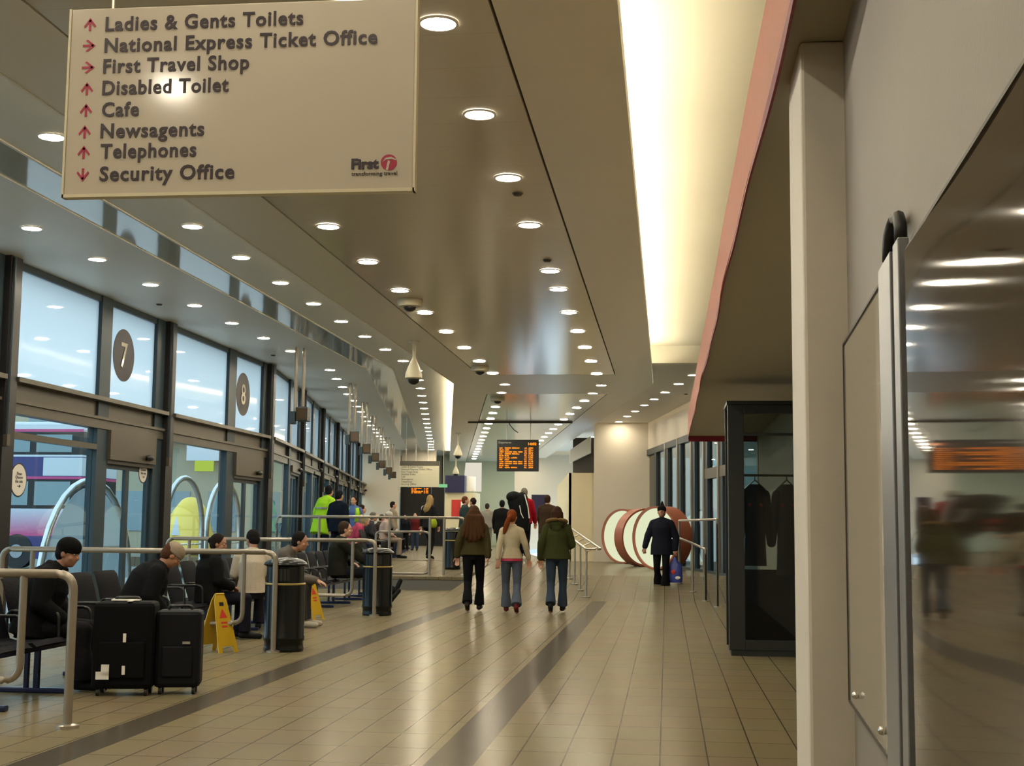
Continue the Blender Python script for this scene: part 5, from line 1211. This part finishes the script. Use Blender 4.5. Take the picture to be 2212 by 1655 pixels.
far(783, 1091, 33.6, FACE(-60), leanpose(SIT, 5), 'seated person in a beige coat behind the pink jacket', top=(0.36, 0.28, 0.20), thick=.05, legs=BLK, hair=('short', (0.04, 0.02, 0.012)), z=.62)
far(790, 1117, 31.4, FACE(-75), leanpose(SIT, 32), 'seated person leaning forward in a pink jacket with striped hood', top=(0.50, 0.07, 0.14), thick=.05, legs=(0.03, 0.035, 0.07), hair=('short', (0.42, 0.34, 0.20)), hood=True, pitch=.4)
far(808, 1107, 32.6, FACE(-70), leanpose(SIT, 14), 'seated person with grey hair in a dark jumper, right of the pink jacket', top=(0.05, 0.05, 0.06), thick=.05, legs=BLK, hair=('short', (0.18, 0.16, 0.14)))
far(841, 1106, 34.8, FACE(-75), leanpose(SIT, 12), 'seated person in a pale pink top wearing a white cap', top=(0.50, 0.36, 0.30), thick=.04, legs=(0.30, 0.24, 0.18), hair=('short', (0.3, 0.25, 0.18)), beanie=((0.62, 0.58, 0.50), False))
far(850, 1084, 39.0, FACE(-75), STAND, 'standing person in a tan coat with black hair before the white end wall', top=(0.32, 0.26, 0.19), thick=.05, legs=(0.02, 0.02, 0.03), hair=('short', BLK))
far(826, 1112, 37.0, FACE(-80), leanpose(SIT, 10), 'seated person in a brown coat farther along the bench row', top=(0.06, 0.04, 0.03), thick=.05, legs=BLK, hair=('short', (0.05, 0.03, 0.02)))
far(897, 1108, 46.0, FACE(180), STAND, 'small distant person in a dark red top and jeans before the dark opening', top=(0.12, 0.015, 0.015), thick=.04, legs=(0.04, 0.06, 0.10), hair=('short', BLK))
far(876, 1112, 45.0, FACE(160), STAND, 'small distant person all in black before the dark opening', top=BLK, thick=.05, legs=BLK, hair=('short', BLK))
far(929, 1070, 34.0, FACE(-30), walkpose('L', .08, .05), 'blonde woman with long hair in a white and black top on the raised walkway', top=(0.02, 0.02, 0.02), thick=.03, hem=.1, legs=(0.012, 0.012, 0.015), hair=('long', (0.40, 0.27, 0.11)), yaw=.6, extra=lambda t, J: (MB().cap(V(-.20, .0, 1.36), V(-.24, .02, 1.10), .062, .055).build('white_sleeve', cmat((0.6, 0.58, 0.55)), t, smooth='all'), MB().ell(V(.17, -.02, .98), (.10, .16, .15)).build('lime_bag', cmat((0.38, 0.50, 0.03)), t, smooth='all')))
far(1006, 1073, 36.5, FACE(-75), STAND, 'person with auburn hair facing right behind the long-haired woman', top=(0.03, 0.05, 0.05), thick=.05, legs=BLK, hair=('short', (0.14, 0.05, 0.02)))
far(1021, 1076, 37.5, FACE(60), STAND, 'person with dark tied hair talking with the auburn-haired person', top=(0.04, 0.035, 0.03), thick=.05, legs=BLK, hair=('bun', (0.03, 0.015, 0.012)))
far(1053, 1088, 47.0, FACE(-10), STAND, 'small distant person in a pale grey coat walking away', top=(0.30, 0.27, 0.22), thick=.05, legs=(0.2, 0.18, 0.15), hair=('short', (0.04, 0.03, 0.025)))
far(1085, 1081, 35.5, FACE(0), walkpose('R', .15), 'person all in black walking away with a small red bag at the side', top=(0.010, 0.010, 0.010), thick=.065, hem=.2, legs=BLK, hair=('short', BLK), extra=lambda t, J: MB().ell(V(.27, -.03, 1.16), (.06, .09, .13)).build('red_bag', cmat((0.35, 0.02, 0.03)), t, smooth='all'))
bp_ = far(1133, 1055, 37.0, FACE(-5), leanpose(walkpose('L', .16), 6), 'tall grey-haired backpacker in a red jacket walking away', top=(0.40, 0.01, 0.02), thick=.05, legs=(0.010, 0.010, 0.012), flare=.10, hair=('short', (0.25, 0.22, 0.16)))
k_ = bp_.scale[0]
def pk(px, py, y): p = PY(px, py, y); return p
pc = PY(1122, 1100, 36.6); rk = thing('rucksack', 'huge black rucksack with hanging white straps on the tall backpacker', 'rucksack', pc, FACE(12))
g = MB(); g.loft([((.10, 0, -.62), .16, .12), ((.06, 0, -.45), .23, .17), ((.0, 0, 0), .27, .20), ((-.06, 0, .25), .28, .20), ((-.08, 0, .42), .20, .15)], side=(1, 0, 0), n=18)
g.ell((-.16, -.04, .33), (.22, .17, .16)); g.ell((.06, -.02, .30), (.17, .16, .17))
fuse(g.build('pack_body', cmat((0.010, 0.011, 0.012), 0.6), rk), .014, 3)
MB().tube([(-.02, -.24, .1), (.02, -.25, -.12), (.09, -.23, -.25)], .012, 6).build('white_strap', 'white', rk); MB().tube([(.12, -.18, .40), (.22, -.16, .05), (.26, -.14, -.25)], .016, 6).build('white_strap', 'white', rk)
far(1183, 1070, 33.0, FACE(-15), walkpose('R', .12), 'person in a brown coat walking away behind the green fur-hooded parka', top=(0.055, 0.032, 0.018), thick=.06, hem=.2, legs=BLK, hair=('short', (0.05, 0.025, 0.015)))
nb = thing('notice_stand', 'dark navy board seen behind the tall backpacker', 'board', PY(1165, 1150, 45)); nb.location.z = 0.5
a = PY(1148, 1100, 45); b = PY(1182, 1069, 45)
MB().box(a.x-nb.location.x, b.x-nb.location.x, 0, 0.06, a.z-0.5-.4, b.z-0.5).build('board_panel', 'navy', nb); MB().box(-.04, .04, 0.06, 0.12, 0, b.z-0.6).build('board_leg', 'black', nb)
